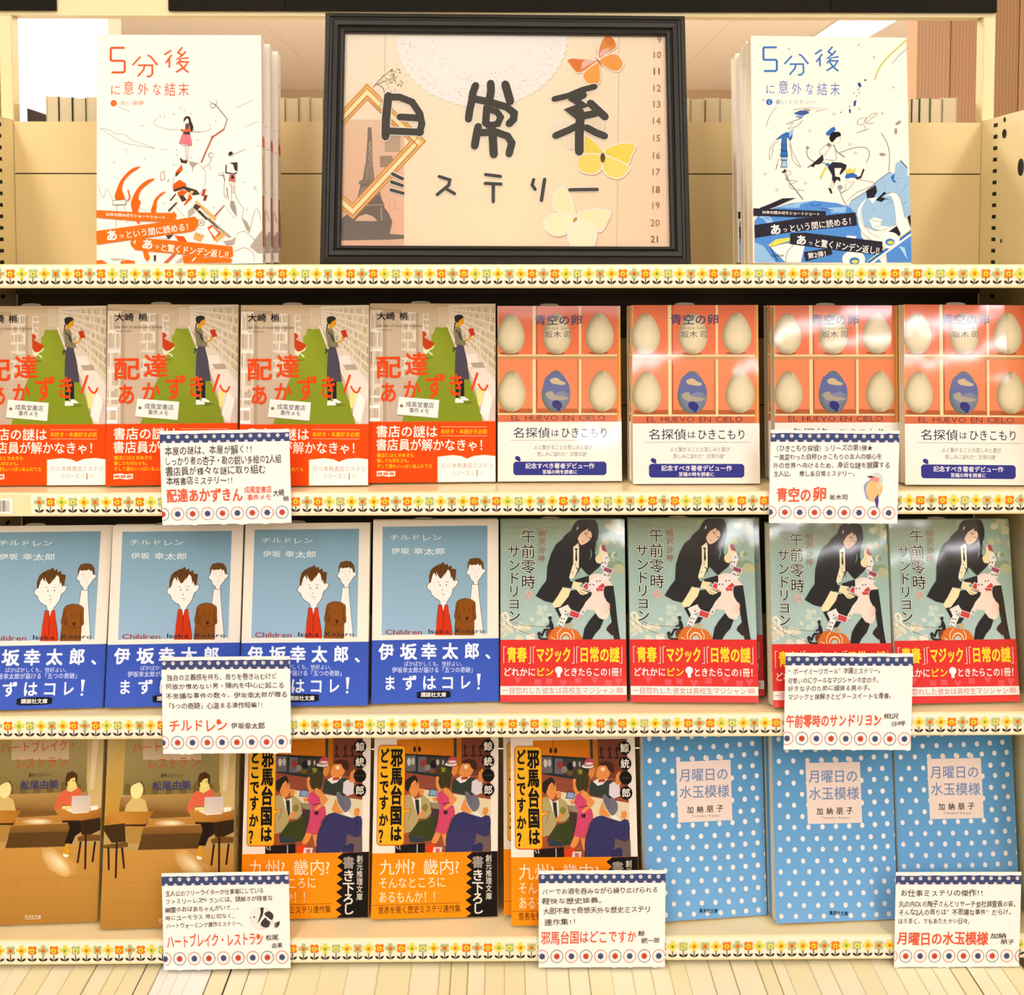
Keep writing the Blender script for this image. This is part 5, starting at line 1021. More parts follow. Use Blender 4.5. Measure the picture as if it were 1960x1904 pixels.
CARDS = [
 ('white handwritten card with a navy flower band, clipped under the apron woman paperbacks', [(311.5, 826), (557.4, 820), (558, 1000.3), (311, 1004.8)], (190, 560, 3.77),
  [('本屋の謎は、本屋が解く!!', 490, 1108, 1120, 1178), ('しっかり者の杏子・勘の鋭い多絵の2人組', 485, 1185, 1325, 1252), ('書店員が様々な謎に取り組む', 490, 1258, 1210, 1325), ('本格書店ミステリー!!', 495, 1330, 975, 1392)],
  [('配達あかずきん', 490, 1415, 1040, 1520), ('成風堂書店', 1050, 1395, 1250, 1448, .0), ('事件メモ', 1070, 1452, 1245, 1500, .0)], [('大崎', 1258, 1415, 1340, 1468), ('梢', 1330, 1465, 1372, 1505)], .121, 'n', None, -.028, ()),
 ('white handwritten card with a small bird drawing, below the egg cover paperbacks', [(1473.5, 821.5), (1719, 825), (1717.4, 1001.8), (1471.9, 1000.4)], (1465, 810, 7.259),
  [('〈ひきこもり探偵〉シリーズの第1弾★', 100, 295, 1480, 390), ('一風変わった自称ひきこもりの友人の関心を', 105, 420, 1610, 505), ('外の世界へ向けるため、身近な謎を披露する', 95, 535, 1725, 625), ('主人公。', 105, 650, 390, 735), ('癒し系日常ミステリー。', 465, 655, 1280, 740)],
  [('青空の', 145, 885, 640, 1095), ('卵', 645, 870, 860, 1090)], [('坂木司', 885, 985, 1145, 1068)], .006, 'n', bird, .0, ()),
 ('white handwritten card in front of the blue banded portrait paperbacks', [(315.3, 1259), (559.6, 1254.6), (557.4, 1440.4), (312.2, 1442.5)], (305, 1250, 7.259),
  [('独自の正義感を持ち、周りを巻き込むけど', 140, 298, 1660, 390), ('何故か憎めない男・陣内を中心に起こる', 115, 425, 1765, 512), ('不思議な事件の数々。伊坂幸太郎が贈る', 115, 555, 1805, 640), ('「5つの奇跡」心温まる連作短編!!', 105, 690, 1460, 780)],
  [('チルドレン', 140, 915, 960, 1105, 0)], [('伊坂幸太郎', 1000, 960, 1475, 1055)], .0, 'n', None, -.022, ((832, 950, 30, '#f0661e'),)),
 ('white handwritten card in front of the red banded schoolgirl paperbacks', [(1495.5, 1249.6), (1737.6, 1251), (1743, 1435), (1500, 1434)], (1490, 1240, 7.259),
  [('“ボーイミーツガール”学園ミステリー。', 85, 285, 1400, 375), ('可愛いのにクールなマジシャンの女の子。', 85, 410, 1380, 500), ('好きな子のために頑張る男の子。', 90, 520, 1280, 605), ('マジックと謎解きとビタースイートな青春。', 95, 635, 1570, 725)],
  [('午前零時のサンドリヨン', 85, 920, 1410, 1110, .01)], [('相沢', 1435, 905, 1640, 985), ('沙呼', 1540, 1010, 1745, 1085)], .024, 'n', None, -.015, ((1335, 975, 20, '#f0661e'), (955, 1000, 8, '#f0661e'))),
 ('white handwritten card with a black and white fish drawing, under the cafe paperbacks', [(314.5, 1672), (555.8, 1667), (556.2, 1852.2), (314, 1856.3)], (300, 1660, 7.259),
  [('主人公のフリーライターが仕事場にしている', 150, 325, 1510, 408), ('ファミリーレストランには、謎解きが得意な', 145, 435, 1630, 515), ('幽霊のおばあちゃんがいて…。', 140, 550, 1205, 628), ('時にユーモラス 時に切なく。', 140, 665, 1140, 740), ('ハートウォーミング連作ミステリー。', 145, 775, 1245, 850)],
  [('ハートブレイク・レストラン', 150, 935, 1490, 1130, 0)], [('松尾', 1520, 925, 1700, 1010), ('由美', 1600, 1035, 1755, 1118)], .126, 'r', fish, -.04, ((1420, 955, 28, '#f0661e'), (668, 440, 10, '#3a3026'))),
 ('white handwritten card overlapping the third bar scene paperback', [(1031, 1666.7), (1270, 1665.3), (1272.4, 1850), (1031, 1851.3)], (1020, 1655, 7.259),
  [('バーでお酒を呑みながら繰り広げられる', 120, 325, 1720, 412), ('軽快な歴史談義。', 120, 455, 1010, 545), ('大胆不敵で奇想天外な歴史ミステリ', 135, 590, 1625, 685), ('連作集!!', 155, 740, 600, 835)],
  [('邪馬台国はどこですか', 110, 915, 1430, 1105, .0)], [('鯨', 1450, 905, 1545, 985), ('統一郎', 1500, 1005, 1755, 1085)], .028, 'n', None, -.02, ()),
 ('white handwritten card at the lower right, before the polka dot paperbacks', [(1708.6, 1668.8), (1949.3, 1669.5), (1950.4, 1849.5), (1711.4, 1850.3)], (1690, 1655, 7.259),
  [('お仕事ミステリの傑作!!', 205, 340, 1370, 440), ('丸の内OLの陶子さんとリサーチ会社調査員の萩。', 190, 495, 1860, 590), ('そんな2人の周りは“不思議な事件”だらけ。', 190, 610, 1800, 700), ('ほろ苦く、でもあたたかい日々。', 185, 738, 1230, 822)],
  [('月曜日の水玉模様', 180, 925, 1450, 1115, .01)], [('加納', 1480, 945, 1700, 1025), ('朋子', 1620, 1030, 1815, 1105)], .09, 'r', None, -.0, ()),
]

# ------------------------------------------------------------------ scene measurements (relative to camera height)
LIPT = [-.0112, -.1958, -.3800, -.5682]            # top edge of the four shelf lips
LIPB = [-.0292, -.2140, -.3984, -.5878]
YB = .147                                           # back panel
floor = link('floor', mesh('floor', [(-6, -28, 0), (12, -28, 0), (12, 9, 0), (-6, 9, 0)], [[0, 1, 2, 3]]), mat('floor_vinyl', '#d2c8b6', .35, var=.06, bscale=40)); tag(floor, kind='structure')
cl = MB()
for i in range(20):
    for j in range(40):
        x0, y0 = -6+i*.92, -28+j*.92
        cl.box(x0+.001, x0+.919, y0+.001, y0+.919, ZC+1.35, ZC+1.365)
ceil = cl.build('ceiling', mat('acoustic_ceiling_tile', '#f2e2ca', .9, var=.08, bscale=3200, bump=.3)); tag(ceil, kind='structure')
wb = MB().box(-6, 12, 8.6, 8.7, 0, ZC+1.36).build('wall_back', mat('plaster_wall', '#cdb28c', .85, var=.05, bscale=30)); tag(wb, kind='structure')
tb = MB().box(-6, 12, 8.585, 8.6, 0, .12).build('baseboard_back', mat('plaster_trim', '#8d7a5c', .6)); tag(tb, kind='structure')
# white wall section at the upper left
p0, p1 = at_y(50, 25, 2.2), at_y(203, 232, 2.2)
t = MB().box(p0[0]-.9, p1[0], 2.2, 2.3, 0, ZC+1.35).build('wall_left', mat('white_wall', '#fbeef0', .7, var=.02)); tag(t, kind='structure')
t = MB().box(p1[0], p1[0]+.012, 2.195, 2.3, 0, ZC+1.35).build('trim_1', mat('white_trim', '#e8dcc0', .5)); tag(t, kind='structure')
# timber clad pillar at the right, a board at a time
pr = thing('wall_right', None, None); pr['kind'] = 'structure'
WOODS = [mat('wood_veneer_'+str(j), c_, .5, wave=('X', 55, 2.5), var=.11) for j, c_ in enumerate(('#c49a72', '#bf9168', '#b0865c', '#8f6c46', '#b07a38', '#a06c2e'))]
xs = at_y(1755, 100, 1.0)[0]; k = 0
while xs < 1.7:
    wd = .058
    b = MB().box(xs, xs+wd-.0012, 1.0, 1.05, 0, ZC+1.35, .0008).build('wood_board', WOODS[(0, 1, 2, 1, 3, 3)[k] if k < 6 else (4, 5)[k % 2]], pr)
    xs += wd; k += 1

# ceiling fixtures
def fixture(x, y0, y1, label, grp=None, hw=.16):
    f = thing('ceiling_light', label, 'ceiling light', (x, (y0+y1)/2, ZC+1.35), group=grp); d = (y1-y0)/2
    MB().box(-hw-.015, hw+.015, -d-.02, d+.02, -.012, 0).build('lamp_housing', mat('lamp_housing_white', '#efe9dc', .5), f)
    MB().box(-hw, hw, -d, d, -.016, -.0125).build('lamp_diffuser', (mat('glare_diffuser_wide', '#ffffff', .5, emit=('#f6f4ff', 26)) if hw > .2 else mat('lamp_diffuser', '#ffffff', .5, emit=('#fffaf6', 9))), f)
fixture(2.145, 4.2, 6.75, 'white rectangular ceiling light glimpsed above the blue illustrated book')
for fx, fy, fn_ in ((5.2, -9.0, 7), (7.0, -13.2, 4), (10.1, -14.2, 4), (2.7, -16.8, 3)):  # panel rows added to throw glare onto the glossy covers
    for j in range(fn_): fixture(fx, fy-1.3-j*1.75, fy-j*1.75, 'wide white ceiling panel added for cover glare behind the viewer, %s of the %s row' % ('first second third fourth fifth sixth seventh'.split()[j], {2.7: 'nearest', 5.2: 'second', 7.0: 'third'}.get(fx, 'outermost')), 'added glare lights far behind', .31)
for x, y0, y1 in ((-.9, -2.9, -.4), (1.1, -2.9, -.4)): fixture(x, y0, y1, 'long white ceiling light over the front aisle, %s one' % ('left' if x < 0 else 'right'), 'ceiling lights over the front aisle')

# ------------------------------------------------------------------ bookcase
bc = thing('bookcase', 'cream enamelled steel bookcase with slotted side panels and four shelves', 'bookcase', (0, .07, 0))
def bpart(mb, name, m, lab=None):
    mb.v = [(x, y-.07, z) for x, y, z in mb.v]
    o = mb.build(name, m, bc)
    if lab: o['label'] = lab
    return o
for sx in (-1, 1):
    m_ = MB(); x0, x1 = sorted((sx*.4505, sx*.466))
    m_.prism_x([(-.035, ZC-.7502), (YB, ZC-.7502), (YB, ZC+.1206), (-.035, ZC+.1206)], x0, x1)
    sp = bpart(m_, 'side_panel', CREAM)
    sl = MB()
    for i in range(112):
        z = ZC+.1135-i*.01035
        xx = sx*.4504
        sl.box(min(xx-.0004, xx+.0004), max(xx-.0004, xx+.0004), .1135, .1205, z-.0016, z+.0016)
    if sx > 0:
        for (y, z, ry, rz) in ((.099, .104, .004, .0042), (.099, .1165, .002, .0022), (.066, .0718, .0055, .0075), (.101, .0085, .0014, .002)):
            n = len(sl.v); K_ = 16
            sl.v += [(.4500, y+ry*cos(2*pi*i/K_), ZC+z+rz*sin(2*pi*i/K_)) for i in range(K_)]; sl.f.append(list(range(n, n+K_)))
    sl.v = [(x, y-.07, z) for x, y, z in sl.v]
    o = sl.build('slot_holes', mat('dark_slot', '#15120c', .8), sp); o['kind'] = 'stuff'
    x0, x1 = sorted((sx*.4508, sx*.4625))
    bpart(MB().box(x0, x1, YB+.001, YB+.0165, 0, ZC+.2165, .001), 'post', CREAM)
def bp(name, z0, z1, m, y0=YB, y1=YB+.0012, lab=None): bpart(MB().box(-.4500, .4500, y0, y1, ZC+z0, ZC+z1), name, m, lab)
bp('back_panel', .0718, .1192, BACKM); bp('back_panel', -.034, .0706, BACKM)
bp('back_shade_band', -.082, -.0345, DARKM, lab='dark brown band painted for the shade on the back panel'); bp('back_shade_band', -.0405, -.0345, mat('shade_band_edge', '#6e5c3a', .4), YB-.004, YB-.0002); bp('seam_strip', .069, .0735, DARKM, YB+.00135, YB+.0015); bp('seam_strip', -.47, -.08, DARKM, YB+.00135, YB+.0015); bp('back_panel', -.1455, -.0824, BACKM); bp('back_panel', -.232, -.1465, BACKM); bp('back_shade_band', -.345, -.2325, DARKM, lab='dark brown band painted for the shade on the back panel')  # dark brown bands stand in for the shade on the cream back panel
bp('back_panel', -.475, -.3455, BACKM); bp('back_panel', -.78, -.476, BACKM)
bpart(MB().box(-.45, .45, YB+.0015, .36, ZC-.012, ZC-.0005), 'rear_shelf', BACKM)
pl = MB().box(-.4498, .4498, -.10, YB-.001, 0, ZC-.7505).build('display_plinth', CREAM); tag(pl, 'cream base unit carrying the tightly packed bottom row', 'plinth')
# sign beam on the posts
hb = thing('header_beam', 'cream steel beam with dark sign boards across the top of the bookcase', 'beam', (0, .155, ZC))
zb, zs_ = .2172, .2212
MB().box(-.4655, .463, -.0045, .011, zb, zb+.08).build('beam', CREAM, hb)
SG = mat('dark_sign_board', '#1e1a13', .6, var=.15, spec=.08)
for a, b_ in ((-40, 107), (323, 545.5), (547, 1588), (1590, 1907)):
    x0 = at_y(a, 10, .148)[0]; x1 = at_y(b_, 10, .148)[0]
    MB().box(max(x0, -.52), x1, -.0085, -.0048, zs_, zs_+.075).build('sign_board', SG, hb)
nb = thing('neighbour_bookcase_post', 'cream post of the adjoining bookcase at the far left edge', 'post', (-.475, .155, 0))
MB().box(-.0115, .0105, -.008, .009, 0, ZC+.2318, .001).build('post', CREAM, nb)

# ------------------------------------------------------------------ shelves with the flower tape
SEQ = ['gs', 'yd', 'go', 'yd', 'os', 'gd', 'os', 'yg']
def flower_tape(lip, ref_x, pitch, xs, y_head, x_from=-60, x_to=2020):
    """printed tape on the lip; flowers at the measured pitch"""
    H = (LIPT[lip]-LIPB[lip])*1000-2
    x0 = at_y(x_from, 600, 0)[0]; x1 = at_y(x_to, 600, 0)[0]; W = (x1-x0)*1000
    c = Art([(0, 0), (W, 0), (W, H), (0, H)], W, H); c.crop(0, 0, 1)
    c.fill('#faf2da')
    ky = c.H/ (43. - 4.8)
    k0 = int((x_from-ref_x)/pitch)-1; k1 = int((x_to-ref_x)/pitch)+1
    L0 = []
    for k in range(k0, k1+1):
        px = ref_x+k*pitch
        X = (at_y(px, 600, 0)[0]-x0)*1000
        if X < 6 or X > W-6: continue
        L0.append((X, SEQ[k % 8]))
    cy = H*.40; s_ = 2.22
    G_, Y_, O_ = '#c3c98d', '#f4e061', '#f5901d'
    for X, t in L0:
        sq = t in ('gs', 'go', 'os'); col = {'g': G_, 'y': Y_, 'o': O_}[t[0]]
        for j in range(4):
            a = j*pi/2+(pi/4 if sq else 0); r = s_*(1.12 if sq else 1.25)
            c.ell(X+r*cos(a), cy+r*sin(a), s_*.86, s_*.86, col, n=12, up=False); c.z += .002
        c.ell(X, cy, s_*.8, s_*.8, col, n=10, up=False)
    c.up()
    for X, t in L0:
        ctr = {'gs': '#eee36a', 'yd': '#f5b02c', 'go': '#e98f3c', 'os': '#f9d84a', 'gd': '#e98f3c', 'yg': '#c9cf5c'}[t]
        dot = {'gs': '#4b5a20', 'yd': '#b8421a', 'go': '#a8431c', 'os': '#6b4a14', 'gd': '#a8431c', 'yg': '#3a5a2a'}[t]
        if t in ('gs', 'go', 'os'): c.poly([(X-1.45, cy-1.45), (X+1.45, cy-1.45), (X+1.45, cy+1.45), (X-1.45, cy+1.45)], ctr, sm=True); c.z -= .006
        else: c.poly([(X, cy-2.0), (X+2.0, cy), (X, cy+2.0), (X-2.0, cy)], ctr, sm=True); c.z -= .006
    c.up()
    for X, t in L0: c.ell(X, cy+.15, .62, .62, {'gs': '#4b5a20', 'yd': '#b8421a', 'go': '#a8431c', 'os': '#6b4a14', 'gd': '#a8431c', 'yg': '#3a5a2a'}[t], n=8, up=False)
    c.up()
    D = '#3f3216'
    for X, t in L0:
        ly = H*.83
        c.rect(X-.3, cy+(2.9 if t in ('gs', 'go', 'os') else 3.9), X+.3, ly+1.7, D); c.z -= .006
        for sx in (-1, 1):
            c.poly([(X+sx*.5, ly+1.1), (X+sx*1.1, ly-.3), (X+sx*2.3, ly-1.15), (X+sx*3.5, ly-1.2), (X+sx*3.1, ly+.2), (X+sx*1.9, ly+1.05)], D, sm=True); c.z -= .006
    return c, x0
TAPE = [(411.8, 21.66), (821, 21.50), (725, 21.36), (634.2, 21.33)]
NAMES = ['first', 'second', 'third', 'fourth']
SHLAB = ['cream metal shelf with flower tape, topmost, holding the framed sign', 'cream metal shelf with flower tape, second from the top, holding the egg cover books',
         'cream metal shelf with flower tape, third from the top, holding the blue portrait books', 'cream metal shelf with flower tape, lowest of the four, holding the polka dot books']
for i in range(4):
    s_ = thing('shelf', SHLAB[i], 'shelf', (0, 0, ZC+LIPT[i]), group='flower taped shelves of the bookcase')
    h = LIPT[i]-LIPB[i]
    MB().box(-.4498, .4498, .0016, YB-.0008, -.012-(.003 if i == 0 else 0), -(.003 if i == 0 else 0)).build('board', CREAM_S, s_)
    MB().prism_x([(0, -.0014), (.0006, -.0004), (.0016, 0), (.0016, -h), (.009, -h), (.009, -h-.0012), (.0008, -h-.0012), (0, -h-.0004)], -.4499, .4499).build('front_lip', CREAM, s_)
    ref, pit = TAPE[i]
    c, x0 = flower_tape(i, ref, pit, None, 0, x_from=52 if i == 1 else -60)
    o = link('flower_tape', c.build('flower_tape'), PRINT, s_); o.location = (x0, -.00025, -h+.0009)
    if i == 1:
        bx = at_y(-14, 967, 0)[0]; L_ = Art([(0, 0), (20, 0), (20, 14), (0, 14)], 16, 12.6); L_.crop(0, 0, 1); L_.fill('#faf6ea')
        RR = random.Random(5); x = 1.6
        while x < 17:
            wd = RR.choice([.3, .5, .8]); L_.rect(x, 2, x+wd, 12, '#2c2720'); L_.z -= .006; x += wd+RR.choice([.35, .6])
        o = link('barcode_label', L_.build('barcode_label'), PRINT, s_); o.location = (bx, -.0004, -.0170)

# ------------------------------------------------------------------ books
def u_wrap(W, T, H, t=.0004, out=0.0, r=.0012, z0=0.0):
    """paper cover bent round the spine (right hand side), open at the fore-edge"""
    m = MB(); o = out
    outer = [(-o*0, -o), (W-r, -o), (W-r*.3+o, -o+r*.3), (W+o, r), (W+o, T-r), (W-r*.3+o, T-r*.3+o), (W-r, T+o), (0, T+o)]
    inner = [(0, T+o-t), (W-r, T+o-t), (W+o-t, T-r), (W+o-t, r), (W-r, -o+t), (0, -o+t)]
    pr = outer+inner; k = len(pr); n = 0
    m.v = [(x, y, z0) for x, y in pr]+[(x, y, z0+H) for x, y in pr]
    m.f = [[i, (i+1) % k, (i+1) % k+k, i+k] for i in range(k)]
    # end caps as quads between outer and inner loops
    pair = [(0, 13), (1, 12), (2, 12), (3, 11), (4, 10), (5, 9), (6, 9), (7, 8)]
    for zz in (0, k):
        for a in range(7):
            p, q = pair[a], pair[a+1]
            f = [p[0]+zz, q[0]+zz, q[1]+zz] + ([p[1]+zz] if p[1] != q[1] else [])
            m.f.append(f)
    return m
SERIES = {}
def series(key, fn, T, glossy, back, spine_band, W=105, H=148):
    front, band, bv = fn()
    d = dict(T=T, W=W/1000, H=H/1000, bv=bv)
    d['cover'] = mesh('cover', *(lambda m: (m.v, m.f))(u_wrap(d['W'], T, d['H']))); d['cm'] = mat('cover_stock_'+key, back, .4)
    d['cover'].materials.append(d['cm'])
    pg = MB().box(.0006, d['W']-.0016, .0005, T-.0005, .0008, d['H']-.0012); d['pages'] = mesh('page_block', pg.v, pg.f); d['pages'].materials.append(PAGESZ)
    d['front'] = front.build('front_print'); d['front'].materials.append(GLOSS if glossy else PRINT)
    if bv:
        hb_ = d['H']-bv/1000
        b = u_wrap(d['W'], T, hb_, .00025, .0004); d['band'] = mesh('paper_band', b.v, b.f); d['band'].materials.append(mat('paper_band_'+key, spine_band, .45))
        d['bprint'] = band.build('band_print'); d['bprint'].materials.append(GLOSS if glossy else PRINT)
    SERIES[key] = d
_protos = {}
def book(key, label, cat, pose, scale=(1, 1), group=None, name='paperback_book', shelf=0, nudge=(0, 0, 0)):
    d = SERIES[key]; x, y, yaw, tilt, roll = pose
    from mathutils import Matrix
    M = Matrix.Rotation(radians(yaw), 4, 'Z') @ Matrix.Rotation(-radians(tilt), 4, 'X') @ Matrix.Rotation(radians(roll), 4, 'Y')
    r = bpy.data.objects.new(name, None); r.empty_display_size = .02; sc.collection.objects.link(r)
    z = ZC+LIPT[shelf]
    # leaning back: the rear lower edge would dip, so rest it on the board
    lo = min((M @ __import__('mathutils').Vector(p)).z for p in ((0, 0, 0), (d['W'], 0, 0), (0, d['T'], 0), (d['W'], d['T'], 0)))
    r.matrix_world = Matrix.Translation((x/1000+nudge[0], y/1000+nudge[1], z+max(0, min(-lo, .0035))+nudge[2]+.0002)) @ M @ Matrix.Diagonal((scale[0], 1, scale[1], 1))
    tag(r, label, cat, group)
    link('cover', d['cover'], None, r)
    link('page_block', d['pages'], None, r)
    f = link('front_print', d['front'], None, r); f.location = (0, -.00006, 0)
    if 'band' in d:
        b = link('paper_band', d['band'], None, r)
        q = link('band_print', d['bprint'], None, b); q.location = (0, -.0006-.0000, 0)
        # keep the printed sheet of the band just proud of everything printed on the cover
        f.location.y = -.00004
        q.location.y = -.00046
    return r
series('apron', art_apron, .0125, False, '#e2d4bb', '#ef5a10')
series('eggs', art_eggs, .0125, True, '#e9cf9c', '#f3ecde')
series('portrait', art_children, .0125, False, '#ece2d0', '#3a52b4')
series('magician', art_cards_girl, .0125, True, '#9aa88c', '#dc342b')
series('cafe', art_restaurant, .0125, False, '#d8bd7c', '#b98b3c')
series('bar', art_bar, .0125, False, '#e9dcc8', '#f0920c')
series('dots', art_dots, .0125, False, '#5b97c2', '#5b97c2')
series('red5', art_red5, .018, False, '#f6ecdc', '#f6ecdc', 136, 190)
series('blue5', art_blue5, .018, False, '#f4ecda', '#f4ecda', 129, 190)

# (series, shelf, (x mm, y mm, yaw, tilt, roll), (width scale, height scale), label)
BOOKS = [
 ('apron', 1, (-432.1, 22.5, 0.1, 3.9, -0.19), (1.001, 1.005), 'apron woman paperback cut off by the left edge, second shelf'),
 ('apron', 1, (-324.9, 16.4, 5.5, 4.9, 0.43), (1.011, 1.011), 'apron woman paperback second from the left, half behind the handwritten card'),
 ('apron', 1, (-215.1, 16.6, 1.7, 5.1, 0.15), (1.007, 1.010), 'apron woman paperback third from the left, lower left corner behind the handwritten card'),
 ('apron', 1, (-109.4, 26.3, 3.5, 5.1, 0.36), (1.007, 1.013), 'apron woman paperback with fully visible orange band, beside the egg covers'),
 ('eggs', 1, (-1.9, 31.7, 0.9, 6.8, 0.06), (0.996, 0.999), 'egg cover paperback leftmost of its kind, next to the apron woman books'),
 ('eggs', 1, (110.9, 22.8, 0.3, 5.1, 0.01), (1.011, 1.008), 'egg cover paperback second from the left, standing apart with gaps both sides'),
 ('eggs', 1, (230.8, 27.2, 1.0, 4.5, 0.07), (1.004, 1.004), 'egg cover paperback with its white band hidden by the bird card'),
 ('eggs', 1, (335.3, 13.5, 0.4, 5.3, 0.50), (1.000, 1.008), 'egg cover paperback at the far right, washed by a light reflection'),
 ('portrait', 2, (-435.1, 2.8, 5.6, 13.1, 0.94), (1.013, 1.001), 'blue banded portrait paperback cut off by the left edge, third shelf'),
 ('portrait', 2, (-325.5, 7.7, 6.6, 9.0, 1.42), (1.020, 0.999), 'blue banded portrait paperback second from the left, band half hidden by a card'),
 ('portrait', 2, (-215.7, 10.3, 1.2, 12.7, 0.01), (1.006, 1.005), 'blue banded portrait paperback third from the left, right of the card edge'),
 ('portrait', 2, (-107.2, 15.3, 3.6, 9.1, 0.48), (1.012, 1.015), 'blue banded portrait paperback fully visible, beside the red banded books'),
 ('magician', 2, (0.2, 18.6, 0.7, 9.4, 0.19), (1.009, 1.016), 'red banded schoolgirl paperback leftmost, touching the blue banded books'),
 ('magician', 2, (109.5, 18.3, -2.5, 9.6, -0.55), (1.011, 1.022), 'red banded schoolgirl paperback second from the left, before a second copy'),
 ('magician', 2, (225.1, 2.7, 5.5, 10.2, 1.56), (0.985, 1.011), 'red banded schoolgirl paperback between two hanging cards'),
 ('magician', 2, (330.1, 9.1, 3.8, 10.4, 0.63), (1.006, 1.016), 'red banded schoolgirl paperback at the far right with a bright glare'),
 ('cafe', 3, (-447.0, 15.8, 2.2, 11.9, -0.47), (1.022, 1.028), 'brown cafe scene paperback cut off by the left edge, bottom shelf'),
 ('cafe', 3, (-333.9, 10.5, 2.0, 11.7, -0.20), (1.035, 1.044), 'brown cafe scene paperback second from the left, partly behind cards'),
 ('bar', 3, (-219.5, 21.2, 2.8, 9.6, 0.63), (1.021, 1.015), 'orange banded bar scene paperback leftmost, lower left behind the fish card'),
 ('bar', 3, (-109.2, 20.6, 3.5, 9.6, 1.00), (1.018, 1.015), 'orange banded bar scene paperback in the middle, fully visible down to its orange band'),
 ('bar', 3, (9.4, 11.1, -0.5, 14.0, -0.30), (1.022, 1.020), 'orange banded bar scene paperback rightmost, band behind the handwritten card'),
 ('dots', 3, (122.5, 12.9, 7.9, 9.7, 1.33), (1.013, 1.020), 'blue polka dot paperback leftmost, next to the bar scene books'),
 ('dots', 3, (231.6, 10.6, 5.2, 9.4, 1.28), (1.010, 1.023), 'blue polka dot paperback in the middle, standing lowest and furthest forward'),
 ('dots', 3, (339.3, 19.6, 3.7, 8.7, 0.66), (1.005, 1.021), 'blue polka dot paperback rightmost, behind the lower right card'),
]
GRP = {'apron': 'apron woman paperbacks', 'eggs': 'egg cover paperbacks', 'portrait': 'blue banded portrait paperbacks', 'magician': 'red banded schoolgirl paperbacks', 'cafe': 'cafe scene paperbacks', 'bar': 'bar scene paperbacks', 'dots': 'polka dot paperbacks'}
TAB = mat('clear_plastic_tab', '#b7ad90', .25, alpha=.6)
for i, (k, sh, pose, sc_, lab) in enumerate(BOOKS):
    b = book(k, lab, 'book', pose, sc_, GRP[k], shelf=sh)
    if sh in (1, 2):
        u = .034 if k != 'eggs' else .036
        m_ = MB().prism_z([(0, 0), (.016, 0), (.016, .0005), (0, .0005)], 0, 1)
        m_.v = [(u+x, .0013+y, .1475+z*(.0042 if .001 < x < .015 else .003)) for x, y, z in m_.v]
        m_ = MB(); n_ = 10
        prof = [(u, .146), (u+.0165, .146)]+[(u+.00825+.00825*cos(pi*j/n_), .148+.0022*sin(pi*j/n_)**.5) for j in range(n_+1)]
        m_.v = [(x, .0014, z) for x, z in prof]+[(x, .0018, z) for x, z in prof]; q_ = len(prof)
        m_.f = [list(range(q_)), list(range(q_, 2*q_))[::-1]]+[[a, (a+1) % q_, (a+1) % q_+q_, a+q_] for a in range(q_)]
        m_.build('plastic_tab', TAB, b)
# copies that show behind the front ones
def behind(k, sh, pose, sc_, lab, dx, dy, dt=0):
    x, y, yaw, tilt, roll = pose
    return book(k, lab, 'book', (x+dx, y+dy, yaw, tilt+dt, roll), sc_, GRP.get(k), shelf=sh)
behind('eggs', 1, (110.9, 22.8, 0.3, 5.1, 0.01), (1.0, 1.0), 'egg cover paperback copy peeking out behind the second one, left side', -1.5, 13.5)
behind('eggs', 1, (230.8, 27.2, 1.0, 4.5, 0.07), (1.0, 1.0), 'egg cover paperback copy behind the one above the bird card', -2.0, 13.8)
behind('magician', 2, (109.5, 18.3, -2.5, 9.6, -0.55), (1.0, 1.0), 'red banded schoolgirl paperback copy showing as a strip behind the second one', 9.5, 14.5)
behind('bar', 3, (9.4, 11.1, -0.5, 14.0, -0.30), (1.0, 1.0), 'orange banded bar scene paperback copy showing as a strip behind the rightmost one', -6.2, 15)
behind('dots', 3, (231.6, 10.6, 5.2, 9.4, 1.28), (1.0, 1.0), 'blue polka dot paperback copy tucked behind the middle one', -2.5, 14)
behind('cafe', 3, (-333.9, 10.5, 2.0, 11.7, -0.20), (1.0, 1.0), 'brown cafe scene paperback copy tucked behind the second one', 3.5, 14)

# top shelf: the two picture-book stacks
LIPT[0] -= .003
A0 = ((-333.4, 28.7, 3.4, 5.5, -0.60), (0.995, 1.016)); B0 = ((207.2, 13.6, 0.4, 7.1, 0.52), (1.010, 1.002))
book('red5', 'white illustrated book with orange slogans, front copy left of the framed sign', 'book', A0[0], A0[1], 'orange and white illustrated books', name='illustrated_book')
for n_, (dx, dy, dt, lb) in enumerate(((2.6, 20.5, .8, 'white illustrated book with orange slogans, middle copy showing its spine'), (5.0, 41.5, 1.6, 'white illustrated book with orange slogans, rearmost copy showing its spine'))):
    x, y, yaw, tilt, roll = A0[0]; b = book('red5', lb, 'book', (x+dx, y+dy, yaw, tilt+dt, roll), (A0[1][0], 1.0-n_*.012), 'orange and white illustrated books', name='illustrated_book')
book('blue5', 'white illustrated book with blue artwork and black slogans, front copy at right', 'book', B0[0], B0[1], 'blue and white illustrated books', name='illustrated_book')
for n_, (dx, dy, dt, lb) in enumerate(((1.2, 21, .4, 'white blue-artwork book directly behind the front copy'), (3.4, 42, .8, 'white blue-artwork book, third of the stack from the front'), (1.0, 63, 1.2, 'white blue-artwork book, rearmost of the stack'))):
    x, y, yaw, tilt, roll = B0[0]; b = book('blue5', lb, 'book', (x+dx, y+dy, yaw, tilt+dt, roll), (B0[1][0], 1.0-n_*.006), 'blue and white illustrated books', name='illustrated_book')
